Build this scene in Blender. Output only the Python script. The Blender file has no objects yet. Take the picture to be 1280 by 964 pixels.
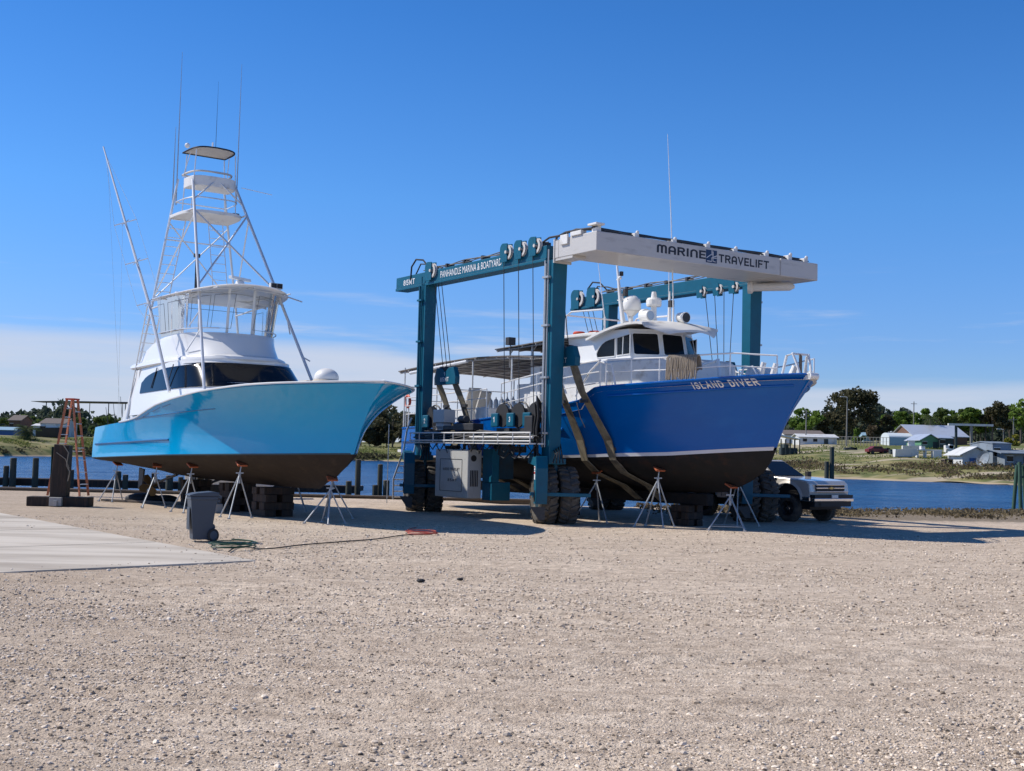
import bpy, math, random
import numpy as np
from mathutils import Vector, Matrix, Euler
random.seed(7); rng = np.random.default_rng(7)
R = math.radians; PI = math.pi
scene = bpy.context.scene
COL = scene.collection

# ------------------------------------------------------------------ camera
FPX, PITCH, ROLL, CAMH = 1538.6, .0551, .0232, 2.0
cd = bpy.data.cameras.new("camera"); cam = bpy.data.objects.new("camera", cd); COL.objects.link(cam)
cd.sensor_width = 36.0; cd.lens = FPX / 1280 * 36; cd.clip_end = 6000; cd.clip_start = .1
cam.matrix_world = Matrix.Translation((0, 0, CAMH)) @ Matrix.Rotation(PI/2 + PITCH, 4, 'X') @ Matrix.Rotation(ROLL, 4, 'Z')
scene.camera = cam
_c, _s, _cr, _sr = math.cos(PITCH), math.sin(PITCH), math.cos(ROLL), math.sin(ROLL)
def _ray(px, py):
    a, b = px-640, py-482
    u, v = a*_cr+b*_sr, -a*_sr+b*_cr
    return Vector((u, FPX*_c+v*_s, FPX*_s-v*_c))
def at(px, py, Y):            # world point seen at pixel px,py at depth Y
    d = _ray(px, py); return Vector((0, 0, CAMH)) + d*(Y/d.y)
def gnd(px, py, z=0.0):
    d = _ray(px, py); return Vector((0, 0, CAMH)) + d*((z-CAMH)/d.z)

# ------------------------------------------------------------------ materials
def mat(name, col, rough=.6, metal=0, var=.12, scale=3.0, bump=0, bscale=40, coat=0, dirt=None, dscale=1.5, damt=.5, stretch=None, spec=.5):
    m = bpy.data.materials.new(name); m.use_nodes = True
    nt = m.node_tree; b = nt.nodes["Principled BSDF"]
    b.inputs["Roughness"].default_value = rough; b.inputs["Metallic"].default_value = metal
    b.inputs["Coat Weight"].default_value = coat; b.inputs["Coat Roughness"].default_value = .08
    b.inputs["Specular IOR Level"].default_value = spec
    tc = nt.nodes.new("ShaderNodeTexCoord"); src = tc.outputs["Object"]
    if stretch:
        mp = nt.nodes.new("ShaderNodeMapping"); mp.inputs["Scale"].default_value = stretch
        nt.links.new(src, mp.inputs[0]); src = mp.outputs[0]
    n = nt.nodes.new("ShaderNodeTexNoise"); n.inputs["Scale"].default_value = scale; n.inputs["Detail"].default_value = 6
    nt.links.new(src, n.inputs["Vector"])
    mx = nt.nodes.new("ShaderNodeMix"); mx.data_type = 'RGBA'
    c = Vector(col[:3])
    mx.inputs[6].default_value = (*(c*(1-var)), 1); mx.inputs[7].default_value = (*(Vector([min(1, k) for k in c*(1+var)])), 1)
    nt.links.new(n.outputs[0], mx.inputs[0]); out = mx.outputs[2]
    if dirt:
        n2 = nt.nodes.new("ShaderNodeTexNoise"); n2.inputs["Scale"].default_value = dscale; n2.inputs["Detail"].default_value = 8
        n2.inputs["Roughness"].default_value = .65; nt.links.new(src, n2.inputs["Vector"])
        rp = nt.nodes.new("ShaderNodeValToRGB"); e = rp.color_ramp.elements
        e[0].position = .62-.3*damt; e[0].color = (0, 0, 0, 1); e[1].position = .8-.2*damt; e[1].color = (1, 1, 1, 1)
        nt.links.new(n2.outputs[0], rp.inputs[0])
        m2 = nt.nodes.new("ShaderNodeMix"); m2.data_type = 'RGBA'; m2.inputs[7].default_value = (*dirt, 1)
        nt.links.new(rp.outputs[0], m2.inputs[0]); nt.links.new(out, m2.inputs[6]); out = m2.outputs[2]
    nt.links.new(out, b.inputs["Base Color"])
    if bump:
        n3 = nt.nodes.new("ShaderNodeTexNoise"); n3.inputs["Scale"].default_value = bscale; n3.inputs["Detail"].default_value = 4
        nt.links.new(src, n3.inputs["Vector"])
        bp = nt.nodes.new("ShaderNodeBump"); bp.inputs["Strength"].default_value = 1; bp.inputs["Distance"].default_value = bump
        nt.links.new(n3.outputs[0], bp.inputs["Height"]); nt.links.new(bp.outputs[0], b.inputs["Normal"])
    return m

M = dict(
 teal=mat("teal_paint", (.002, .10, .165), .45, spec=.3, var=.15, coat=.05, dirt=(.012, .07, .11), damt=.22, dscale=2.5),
 teal_dk=mat("teal_dark_shade", (.003, .04, .065), .5, var=.2, dirt=(.015, .02, .02), damt=.5),  # darker copy of teal, with the sill beam's shade put into its colour
 beam=mat("warm_grey_paint", (.53, .51, .48), .45, var=.05, coat=.2, dirt=(.38, .36, .33), damt=.25, dscale=1.2, stretch=(1, 1, 4)),
 white=mat("white_gelcoat", (.80, .80, .78), .28, var=.03, coat=.5),
 white_w=mat("worn_white_paint", (.72, .71, .68), .45, var=.05, dirt=(.42, .37, .30), damt=.22, dscale=2),
 alu=mat("anodised_tube", (.68, .69, .70), .38, .35, var=.06),
 galv=mat("galvanised_steel", (.42, .44, .45), .5, .6, var=.18, scale=20),
 dark=mat("black_rubber", (.018, .018, .019), .65, var=.3, scale=12),
 tyre=mat("dusty_tyre_rubber", (.070, .064, .056), .85, var=.3, scale=6, dirt=(.16, .14, .115), damt=.5, dscale=4, bump=.004, bscale=60),
 steel=mat("dark_steel", (.06, .06, .062), .55, .5, var=.3, scale=8),
 rust=mat("rusty_steel", (.10, .05, .03), .8, var=.4, scale=6, bump=.003),
 glassd=mat("tinted_glass", (.004, .005, .007), .10, var=.1, spec=.35),
 glassb=mat("dark_window_film", (.006, .007, .008), .12, var=.1, spec=.22),
 orange=mat("orange_fibreglass", (.42, .13, .055), .55, var=.15, dirt=(.3, .14, .08), damt=.3),
 pad=mat("orange_pad", (.40, .10, .035), .7, var=.3, scale=15),
 aqua=mat("aqua_hull_paint", (.0, .335, .66), .07, var=.05, scale=.6, coat=.0, spec=.42, bump=.010, bscale=1.1),
 aqua_dk=mat("aqua_dark_line", (.004, .10, .26), .3, var=.05),  # dark blue of the rub strake, knuckle and vent lines
 brownb=mat("brown_antifouling", (.036, .027, .021), .85, spec=.2, var=.25, scale=2.5, dirt=(.06, .042, .03), damt=.3, dscale=3, bump=.003),
 blue=mat("cobalt_hull_paint", (.0, .105, .40), .22, var=.12, scale=.8, dirt=(.004, .13, .44), damt=.35, dscale=.9, stretch=(.6, 1, 1.6), coat=.0, spec=.35, bump=.012, bscale=1.3),
 blackb=mat("black_antifouling", (.013, .013, .014), .7, spec=.25, var=.35, scale=3, dirt=(.045, .022, .015), damt=.28, dscale=2.2, bump=.004),
 stripe=mat("white_boot_stripe", (.62, .63, .66), .4, var=.1),
 strap=mat("dirty_webbing", (.215, .185, .125), .9, var=.35, scale=4, dirt=(.07, .06, .05), damt=.45, dscale=2.2, bump=.004, bscale=80),
 canvas=mat("brown_grey_canvas", (.17, .15, .135), .85, var=.15, scale=5),
 canvasl=mat("light_canvas", (.55, .53, .50), .8, var=.08),
 wood=mat("weathered_wood", (.16, .13, .10), .85, var=.3, scale=2, stretch=(6, 6, 1), bump=.004, bscale=30),
 woodk=mat("dark_timber", (.030, .021, .016), .8, var=.4, scale=3, stretch=(6, 6, .6), bump=.008, bscale=20, dirt=(.09, .05, .03), damt=.4),
 pile=mat("treated_piling", (.055, .060, .045), .85, var=.35, scale=2, stretch=(5, 5, .7), bump=.01, bscale=12),
 pileg=mat("green_piling", (.035, .085, .055), .8, var=.35, scale=3, stretch=(5, 5, .7), bump=.01, bscale=10),
 mossp=mat("green_faced_timber", (.02, .06, .04), .8, var=.3, scale=3),
 conc=mat("concrete_block", (.40, .385, .36), .9, var=.15, scale=5, bump=.003),
 bin=mat("grey_blue_plastic", (.048, .066, .092), .5, var=.08, scale=4),
 rope=mat("old_rope", (.30, .25, .19), .95, var=.5, scale=18, stretch=(4, 4, .4)),
 engine=mat("light_grey_paint", (.50, .50, .48), .5, var=.05, dirt=(.3, .28, .25), damt=.2),
 black=mat("black_lettering", (.010, .012, .022), .5, var=.05),
 navy=mat("navy_logo", (.010, .035, .10), .5, var=.05),
 lett=mat("white_lettering", (.78, .79, .80), .5, var=.02),
 red=mat("red_vinyl", (.45, .03, .02), .5, var=.1),
 redo=mat("raft_orange", (.55, .06, .02), .6, var=.15),
 truck=mat("silver_beige_car_paint", (.66, .62, .55), .25, .1, var=.03, coat=.8, dirt=(.5, .46, .4), damt=.15),
 chrome=mat("chrome", (.65, .65, .66), .12, .95, var=.05),
 lamp=mat("headlamp_lens", (.40, .42, .44), .08, .3, var=.15, scale=25),
 green=mat("green_hose", (.006, .06, .032), .5, var=.2),
 redh=mat("red_cord", (.40, .07, .05), .6, var=.2),
 tan=mat("tan_cover", (.50, .44, .35), .8, var=.1),
)

# ------------------------------------------------------------------ mesh builder
class MB:
    def __init__(s): s.v, s.f = [], []
    def add(s, vs, fs):
        o = len(s.v); s.v += [tuple(p) for p in vs]; s.f += [tuple(i+o for i in f) for f in fs]; return s
    def box(s, c, d, rot=None):
        hx, hy, hz = d[0]/2, d[1]/2, d[2]/2
        vs = [Vector((x, y, z)) for x in (-hx, hx) for y in (-hy, hy) for z in (-hz, hz)]
        if rot is not None:
            m = rot if isinstance(rot, Matrix) else Euler(rot).to_matrix(); vs = [m @ p for p in vs]
        c = Vector(c)
        return s.add([p+c for p in vs], [(0,1,3,2),(4,6,7,5),(0,4,5,1),(2,3,7,6),(0,2,6,4),(1,5,7,3)])
    def bb(s, x0, x1, y0, y1, z0, z1): return s.box(((x0+x1)/2, (y0+y1)/2, (z0+z1)/2), (x1-x0, y1-y0, z1-z0))
    def beam(s, p, q, w, h):     # box bar from p to q
        p, q = Vector(p), Vector(q); d = q-p; L = d.length; d.normalize()
        side = d.cross(Vector((0, 0, 1)))
        if side.length < 1e-3: side = Vector((1, 0, 0))
        side.normalize(); up = side.cross(d)
        m = Matrix((side, d, up)).transposed()
        return s.box((p+q)/2, (w, L, h), m)
    def tube(s, p, q, r, n=8, r2=None):
        p, q = Vector(p), Vector(q); d = (q-p); 
        if d.length < 1e-6: return s
        d.normalize(); a = d.orthogonal().normalized(); b = d.cross(a); r2 = r if r2 is None else r2
        vs = [p+(a*math.cos(t)+b*math.sin(t))*r for t in [2*PI*i/n for i in range(n)]] + [q+(a*math.cos(t)+b*math.sin(t))*r2 for t in [2*PI*i/n for i in range(n)]]
        return s.add(vs, [(i, (i+1) % n, n+(i+1) % n, n+i) for i in range(n)] + [tuple(range(n))[::-1], tuple(range(n, 2*n))])
    def path(s, pts, r, n=6):
        pts = [Vector(p) for p in pts]; vs = []; up = None
        for i, p in enumerate(pts):
            d = (pts[min(i+1, len(pts)-1)]-pts[max(i-1, 0)]).normalized()
            if up is None: a = d.orthogonal().normalized()
            else: a = (up - d*up.dot(d)).normalized()
            up = a; b = d.cross(a); rr = r[i] if isinstance(r, (list, tuple)) else r
            vs += [p+(a*math.cos(2*PI*k/n)+b*math.sin(2*PI*k/n))*rr for k in range(n)]
        m = len(pts)
        return s.add(vs, [(i*n+k, i*n+(k+1) % n, (i+1)*n+(k+1) % n, (i+1)*n+k) for i in range(m-1) for k in range(n)] + [tuple(range(n))[::-1], tuple(range((m-1)*n, m*n))])
    def prism(s, poly, ext):
        poly = [Vector(p) for p in poly]; e = Vector(ext); n = len(poly)
        return s.add(poly+[p+e for p in poly], [tuple(range(n))[::-1], tuple(range(n, 2*n))] + [(i, (i+1) % n, n+(i+1) % n, n+i) for i in range(n)])
    def grid(s, rows, close=False):
        nr, nc = len(rows), len(rows[0]); vs = [p for r in rows for p in r]
        fs = [(i*nc+j, i*nc+(j+1) % nc, (i+1)*nc+(j+1) % nc, (i+1)*nc+j) for i in range(nr-1) for j in range(nc if close else nc-1)]
        return s.add(vs, fs)
    def lathe(s, prof, c, axis=(0, 0, 1), n=20):
        c, ax = Vector(c), Vector(axis).normalized(); a = ax.orthogonal().normalized(); b = ax.cross(a)
        rows = [[c+ax*z+(a*math.cos(2*PI*k/n)+b*math.sin(2*PI*k/n))*r for k in range(n)] for r, z in prof]
        return s.grid(rows, True)
    def ball(s, c, r, n=16, sc=(1, 1, 1), m=10):
        c = Vector(c); rows = [[c+Vector((r*sc[0]*math.sin(PI*i/m)*math.cos(2*PI*k/n), r*sc[1]*math.sin(PI*i/m)*math.sin(2*PI*k/n), r*sc[2]*math.cos(PI*i/m))) for k in range(n)] for i in range(m+1)]
        return s.grid(rows, True)
    def build(s, name, m, parent=None, smooth=False, bevel=0, label=None):
        me = bpy.data.meshes.new(name); me.from_pydata(s.v, [], s.f); me.update()
        if bevel or smooth:
            import bmesh
            bm = bmesh.new(); bm.from_mesh(me)
            if smooth: bmesh.ops.remove_doubles(bm, verts=bm.verts, dist=1e-5)
            bmesh.ops.recalc_face_normals(bm, faces=bm.faces); bm.to_mesh(me); bm.free()
        me.materials.append(M[m] if isinstance(m, str) else m)
        o = bpy.data.objects.new(name, me); COL.objects.link(o)
        if parent is not None: o.parent = parent
        if smooth:
            me.polygons.foreach_set("use_smooth", [True]*len(me.polygons))
            try: me.set_sharp_from_angle(angle=R(38))
            except Exception: pass
        if bevel:
            b = o.modifiers.new("bevel", 'BEVEL'); b.width = bevel; b.segments = 2; b.limit_method = 'ANGLE'; b.angle_limit = R(40)
        if label: o["label"] = label
        return o

def pieces(b, name, m, parent, **k):
    par = list(range(len(b.v)))
    def fd(i):
        while par[i] != i: par[i] = par[par[i]]; i = par[i]
        return i
    for f in b.f:
        for i in f[1:]: par[fd(i)] = fd(f[0])
    g = {}
    for f in b.f: g.setdefault(fd(f[0]), []).append(f)
    out = []
    for fs in g.values():
        c = MB(); mp_ = {}
        for f in fs:
            for i in f:
                if i not in mp_: mp_[i] = len(c.v); c.v.append(b.v[i])
            c.f.append(tuple(mp_[i] for i in f))
        out.append(c.build(name, m, parent, **k))
    return out

def tag(o, label=None, cat=None, group=None, kind=None):
    if label: o["label"] = label
    if cat: o["category"] = cat
    if group: o["group"] = group
    if kind: o["kind"] = kind
    return o
def thing(name, label, cat, loc=(0, 0, 0), rz=0, group=None):
    o = bpy.data.objects.new(name, None); COL.objects.link(o); o.empty_display_size = .1
    o.location = loc; o.rotation_euler = (0, 0, rz)
    return tag(o, label, cat, group)
def copy_tree(o, parent=None):
    c = o.copy(); COL.objects.link(c)
    if parent is not None: c.parent = parent
    for ch in list(o.children): copy_tree(ch, c)
    return c
def dup(o, loc, rz=None, label=None, scale=None):
    c = copy_tree(o); c.location = loc
    if rz is not None: c.rotation_euler = (0, 0, rz)
    if label: c["label"] = label
    if scale: c.scale = (scale,)*3 if not isinstance(scale, tuple) else scale
    return c
def text_font(body, fn, name, m, parent):
    cu = bpy.data.curves.new("t", 'FONT'); cu.body = body; cu.size = 1; cu.resolution_u = 3
    o = bpy.data.objects.new("t", cu); COL.objects.link(o); dg = bpy.context.evaluated_depsgraph_get(); dg.update()
    me = bpy.data.meshes.new_from_object(o.evaluated_get(dg)); bpy.data.objects.remove(o); bpy.data.curves.remove(cu)
    v = np.array([p.co[:] for p in me.vertices]); lo, hi = v.min(0), v.max(0); vn = (v[:, :2]-lo[:2])/(hi[:2]-lo[:2])
    b = MB(); b.add([fn(float(u), float(q)) for u, q in vn], [tuple(p.vertices) for p in me.polygons]); bpy.data.meshes.remove(me)
    return b.build(name, m, parent)
def _arc(cx, cy, rx, ry, a0, a1, n=6): return [(cx+rx*math.cos(R(a0+(a1-a0)*i/n)), cy+ry*math.sin(R(a0+(a1-a0)*i/n))) for i in range(n+1)]
GLYPH = {   # stroke letters on a 4 x 6 field: (width, polylines)
 'A': (4, [[(0, 0)]+[(0, 4)]+_arc(2, 4, 2, 2, 180, 0)+[(4, 0)], [(0, 2.1), (4, 2.1)]]), 'B': (4, [[(0, 0), (0, 6), (2.6, 6)]+_arc(2.6, 4.6, 1.3, 1.4, 90, -90)+[(0, 3.2)], [(2.6, 3.2)]+_arc(2.6, 1.6, 1.4, 1.6, 90, -90)+[(0, 0)]]),
 'D': (4, [[(0, 0), (0, 6), (2.4, 6), (4, 4.6), (4, 1.4), (2.4, 0), (0, 0), (0, .6)]]), 'E': (3.4, [[(3.4, 6), (0, 6), (0, 0), (3.4, 0)], [(0, 3), (3, 3)]]), 'F': (3.4, [[(3.4, 6), (0, 6), (0, 0)], [(0, 3), (3, 3)]]),
 'H': (4, [[(0, 0), (0, 6)], [(4, 0), (4, 6)], [(0, 3), (4, 3)]]), 'I': (.4, [[(.2, 0), (.2, 6)]]), 'L': (3.2, [[(0, 6), (0, 0), (3.2, 0)]]),
 'M': (5.6, [[(0, 0), (0, 4.6)]+_arc(1.4, 4.6, 1.4, 1.4, 180, 0)+[(2.8, 0)], _arc(4.2, 4.6, 1.4, 1.4, 180, 0)+[(5.6, 0)]]), 'N': (4, [[(0, 0), (0, 6), (4, 0), (4, 6)]]),
 'O': (4, [_arc(2, 4, 2, 2, 0, 180)+_arc(2, 2, 2, 2, 180, 360)+[(4, 4)]]), 'P': (4, [[(0, 0), (0, 6), (2.6, 6)]+_arc(2.6, 4.5, 1.4, 1.5, 90, -90)+[(0, 3)]]), 'R': (4, [[(0, 0), (0, 6), (2.6, 6)]+_arc(2.6, 4.5, 1.4, 1.5, 90, -90)+[(0, 3)], [(2.2, 3), (4, 0)]]),
 'S': (4, [_arc(2, 4.5, 1.9, 1.5, 15, 270, 9)+_arc(2, 1.5, 1.9, 1.5, 90, -165, 9)]), 'T': (4, [[(0, 6), (4, 6)], [(2, 6), (2, 0)]]), 'V': (4, [[(0, 6), (2, 0), (4, 6)]]), 'Y': (4, [[(0, 6), (2, 3), (4, 6)], [(2, 3), (2, 0)]]),
 '&': (4.4, [[(4.4, 0), (.9, 4.3)]+_arc(1.9, 4.9, 1, 1.1, 200, -40, 7)+[(.7, 2.8)]+_arc(1.6, 1.5, 1.5, 1.5, 140, 330, 7)+[(4.2, 2.6)]]), ' ': (2.2, []),
 '1': (1.6, [[(0, 4.8), (1.4, 6), (1.4, 0)]]), '2': (4, [_arc(2, 4.3, 1.9, 1.7, 170, -30, 8)+[(0, 0), (4, 0)]]), '3': (4, [_arc(2, 4.5, 1.8, 1.5, 150, -90, 8), _arc(2, 1.5, 1.9, 1.5, 90, -150, 8)]), '4': (4, [[(3, 0), (3, 6), (0, 1.7), (4, 1.7)]]),
 '5': (4, [[(3.8, 6), (.5, 6), (.2, 3.4), (2, 3.7)]+_arc(2, 1.85, 1.9, 1.85, 90, -155, 9)]), '8': (4, [_arc(2, 4.6, 1.6, 1.4, -90, 270, 12), _arc(2, 1.6, 2, 1.6, 90, 450, 12)])}
GLYPH['N2'] = (4, [[(0, 0), (0, 4)]+_arc(2, 4, 2, 2, 180, 0)+[(4, 0)]])
def text_on(body, fn, name, m, parent, bold=1.0, space=1.5, plain=True):   # fn maps (u 0..1, v 0..1) to a local point
    x = 0; strokes = []
    for ch in body:
        w_, ls = GLYPH['N2' if (ch == 'N' and not plain) else ch]
        if ch == 'A' and plain: ls = [[(0, 0), (2, 6), (4, 0)], [(.75, 2), (3.25, 2)]]
        if ch == 'M' and plain: w_, ls = 5, [[(0, 0), (0, 6), (2.5, 1.2), (5, 6), (5, 0)]]
        strokes += [[(x+bold/2+p[0], p[1]) for p in l] for l in ls]; x += w_+bold+space
    W_ = x-space; k = 0; b = MB(); h_ = bold/2
    def P3(px_, py_, lift):
        u, v = px_/W_, (h_+py_*(6-bold)/6)/6; p = Vector(fn(u, v)); du = Vector(fn(u+.003, v))-p; dv = Vector(fn(u, v+.01))-p
        return p+du.cross(dv).normalized()*lift
    for l in strokes:
        k += 1; n = len(l); L_, R_ = [], []
        for i in range(n):
            a, c, e = l[max(i-1, 0)], l[i], l[min(i+1, n-1)]
            d1 = Vector((c[0]-a[0], c[1]-a[1])); d2 = Vector((e[0]-c[0], e[1]-c[1]))
            if d1.length < 1e-6: d1 = d2
            if d2.length < 1e-6: d2 = d1
            d1.normalize(); d2.normalize(); n1 = Vector((-d1.y, d1.x)); n2 = Vector((-d2.y, d2.x)); mt = n1+n2
            mt = n1 if mt.length < .2 else mt.normalized(); f_ = min(2.2, 1/max(.3, mt.dot(n1)))
            ext = Vector((0, 0))
            if i == 0: ext = -d2*h_
            if i == n-1: ext = d1*h_
            c = Vector(c)+ext*(1 if n > 1 else 0); L_.append(c+mt*h_*f_); R_.append(c-mt*h_*f_)
        rows = [[P3(q.x, q.y, .0006*(k % 3)) for q in L_], [P3(q.x, q.y, .0006*(k % 3)) for q in R_]]
        b.grid(rows)
    return b.build(name, m, parent)

TH = .5863
P0 = Vector((.889, 35.44, 0))
def frame(o, th): return dict(loc=(o[0], o[1], 0), rz=th-PI/2)
pdir = Vector((math.cos(TH), math.sin(TH), 0)); ddir = Vector((math.sin(TH), -math.cos(TH), 0))
def towards(fr_o, th, w):   # world -> local x,y
    d = Vector((math.sin(th), -math.cos(th))); p = Vector((math.cos(th), math.sin(th))); q = Vector((w[0]-fr_o[0], w[1]-fr_o[1]))
    return q.dot(d), q.dot(p)
def interp(x, pts): return float(np.interp(x, [p[0] for p in pts], [p[1] for p in pts]))

# ------------------------------------------------------------------ sky, sun
SUN_EL, SUN_TRAVEL = R(45), Vector((.98, -.20, 0)).normalized()
w = bpy.data.worlds.new("World"); scene.world = w; w.use_nodes = True
nt = w.node_tree; bg = nt.nodes["Background"]
sky = nt.nodes.new("ShaderNodeTexSky"); sky.sky_type = 'NISHITA'; sky.sun_disc = False
sky.sun_elevation = SUN_EL
sd = -SUN_TRAVEL; sky.sun_rotation = math.atan2(sd.x, sd.y)
sky.air_density = 1.15; sky.dust_density = .15; sky.ozone_density = 2.2
def nd(t, **k):
    n = nt.nodes.new(t)
    for a, b in k.items(): setattr(n, a, b)
    return n
def mth(op, a, b=None, c=None):
    n = nd("ShaderNodeMath", operation=op)
    for i, x in enumerate((a, b, c)):
        if x is None: continue
        if isinstance(x, (int, float)): n.inputs[i].default_value = x
        else: nt.links.new(x, n.inputs[i])
    return n.outputs[0]
tc = nd("ShaderNodeTexCoord"); sp = nd("ShaderNodeSeparateXYZ"); nt.links.new(tc.outputs["Generated"], sp.inputs[0])
X, Y_, Z = sp.outputs
tint = nd("ShaderNodeMix", data_type='RGBA', blend_type='MULTIPLY'); tint.inputs[0].default_value = 1
ramp = nd("ShaderNodeValToRGB"); nt.links.new(Z, ramp.inputs[0])
e = ramp.color_ramp.elements
e[0].position = 0; e[0].color = (.62, .80, 1.32, 1); e[1].position = .75; e[1].color = (.16, .42, .80, 1)
for p_, c_ in ((.09, (.49, .77, 1.42, 1)), (.2, (.41, .84, 1.46, 1)), (.34, (.27, .72, 1.34, 1))):
    k = e.new(p_); k.color = c_
nt.links.new(sky.outputs[0], tint.inputs[6]); nt.links.new(ramp.outputs[0], tint.inputs[7])
# low haze bank and thin streaks of cloud
az = mth('DIVIDE', X, mth('MAXIMUM', mth('ABSOLUTE', Y_), .05))
mp = nd("ShaderNodeCombineXYZ"); nt.links.new(mth('MULTIPLY', az, 2.2), mp.inputs[0]); nt.links.new(mth('MULTIPLY', Z, 26), mp.inputs[1]); nt.links.new(Y_, mp.inputs[2])
nz = nd("ShaderNodeTexNoise"); nz.inputs["Scale"].default_value = 1.5; nz.inputs["Detail"].default_value = 7; nz.inputs["Roughness"].default_value = .6
nt.links.new(mp.outputs[0], nz.inputs["Vector"])
def mapr(v, a, b, c=0, d=1):
    n = nd("ShaderNodeMapRange", interpolation_type='SMOOTHSTEP'); nt.links.new(v, n.inputs[0])
    for i, x in enumerate((a, b, c, d)): n.inputs[i+1].default_value = x
    return n.outputs[0]
edge = mapr(az, -.15, .12, .090, .064)              # the bank's upper edge falls to the right
zz = mth('ADD', Z, mth('MULTIPLY', mth('SUBTRACT', nz.outputs[0], .5), .030))
n = nd("ShaderNodeMapRange", interpolation_type='SMOOTHSTEP'); nt.links.new(zz, n.inputs[0])
nt.links.new(edge, n.inputs[1]); nt.links.new(mth('SUBTRACT', edge, .014), n.inputs[2]); n.inputs[3].default_value = 0; n.inputs[4].default_value = 1
bank = mth('MULTIPLY', n.outputs[0], mapr(nz.outputs[0], .25, .6, .55, .95))
streak = mth('MULTIPLY', mth('MULTIPLY', mapr(nz.outputs[0], .52, .75), mapr(Z, .03, .07)), mapr(Z, .17, .09))
cl = mth('MAXIMUM', bank, mth('MULTIPLY', streak, .85))
cm = nd("ShaderNodeMix", data_type='RGBA'); cm.inputs[7].default_value = (6.1, 6.7, 8.1, 1)
nt.links.new(mth('MULTIPLY', cl, .92), cm.inputs[0]); nt.links.new(tint.outputs[2], cm.inputs[6])
nt.links.new(cm.outputs[2], bg.inputs[0]); bg.inputs[1].default_value = .10
sl = bpy.data.lights.new("sun", 'SUN'); sl.energy = 5.0; sl.angle = R(.5); sl.color = (1, .94, .86)
so = bpy.data.objects.new("sun", sl); COL.objects.link(so); so.location = (-30, 0, 40)
so.rotation_euler = (Vector((SUN_TRAVEL.x*math.cos(SUN_EL), SUN_TRAVEL.y*math.cos(SUN_EL), -math.sin(SUN_EL)))).to_track_quat('-Z', 'Y').to_euler()
scene.view_settings.view_transform = 'Standard'; scene.view_settings.look = 'None'; scene.view_settings.exposure = 0; scene.view_settings.gamma = 1
scene.cycles.max_bounces = 6; scene.cycles.use_denoising = True

# ------------------------------------------------------------------ gravel yard
def vnoise(x, y, seed, amp=1.0):
    r = np.random.default_rng(seed); out = np.zeros_like(x)
    for k in range(7):
        a = r.uniform(0, 2*PI); f = r.uniform(.6, 1.7); ph = r.uniform(0, 2*PI)
        out += np.sin((x*math.cos(a)+y*math.sin(a))*f+ph+1.3*np.sin(.37*f*(x*math.sin(a)-y*math.cos(a))+ph*2))
    return out/7*amp
def gz(x, y):
    x = np.asarray(x, float); y = np.asarray(y, float)
    near = np.clip((29-y)/8, 0, 1)*np.clip((np.hypot(x+10, y-26)-2)/6, .15, 1)
    h = vnoise(x*.35, y*1.5, 3, .035)+vnoise(x*1.2, y*2.6, 5, .022)+vnoise(x*4.5, y*5.5, 9, .011)
    # wheel tracks running across the yard
    for y0, a, sgn in ((10.2, .10, 1), (12.0, .08, 1), (15.4, -.05, 1), (17.6, -.06, 1), (22, .03, 1)):
        d = y-(y0+a*x+.5*np.sin(x*.3+y0)); h -= .036*np.exp(-(d/.20)**2); h += .020*np.exp(-((abs(d)-.42)/.16)**2)
    far = vnoise(x*.5, y*.8, 11, .012)
    return h*near+far*.4*np.clip((48-y)/6, 0, 1)
def edge_y(x): return np.interp(x, [-200, -20, -5, 3, 14, 24, 60, 200], [52, 50.8, 50.8, 51.2, 52.5, 56, 62, 80])
def yard_z(x, y):
    ed = edge_y(x); slope = np.interp(x, [-2, 6], [0, 1])
    z = gz(x, y)
    dist = ed-y
    z = np.where(dist < 2.5, z-slope*(2.5-dist)/2.5*.5, z)
    return np.where(dist < 0, z-1.6, z)
xs = np.concatenate([np.linspace(-200, -32, 12), np.linspace(-30, 30, 420), np.linspace(32, 200, 12)])
ts = np.concatenate([np.linspace(-30, 5, 8), 5.3*(50/5.3)**np.linspace(0, 1, 330)])
gx, gt = np.meshgrid(xs, ts)
ed = edge_y(gx); gy = np.where(gt <= 5, gt, 5+(gt-5)/(50-5)*(ed-5.0))
z = yard_z(gx, np.minimum(gy, ed-.001))
last = np.stack([gx[-1], gy[-1]+.02, z[-1]-1.8], -1)
V = np.concatenate([np.stack([gx, gy, z], -1).reshape(-1, 3), last]); nc = len(xs); nr = len(ts)+1
i, j = np.meshgrid(np.arange(nr-1), np.arange(nc-1), indexing='ij'); a = (i*nc+j).ravel()
Fq = np.stack([a, a+1, a+nc+1, a+nc], -1)
def np_mesh(name, V, Fc, m, smooth=True, nper=4):
    me = bpy.data.meshes.new(name); me.vertices.add(len(V)); me.vertices.foreach_set("co", np.asarray(V, np.float32).ravel())
    me.loops.add(Fc.size); me.loops.foreach_set("vertex_index", Fc.ravel().astype(np.int32))
    me.polygons.add(len(Fc)); me.polygons.foreach_set("loop_start", np.arange(0, Fc.size, nper, dtype=np.int32))
    me.polygons.foreach_set("use_smooth", np.full(len(Fc), smooth)); me.update(calc_edges=True); me.validate()
    me.materials.append(m); o = bpy.data.objects.new(name, me); COL.objects.link(o); return o
gm = bpy.data.materials.new("gravel"); gm.use_nodes = True; nt = gm.node_tree; b = nt.nodes["Principled BSDF"]; b.inputs["Roughness"].default_value = .9; b.inputs["Specular IOR Level"].default_value = .2
tc = nd("ShaderNodeTexCoord"); P = tc.outputs["Object"]
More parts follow.
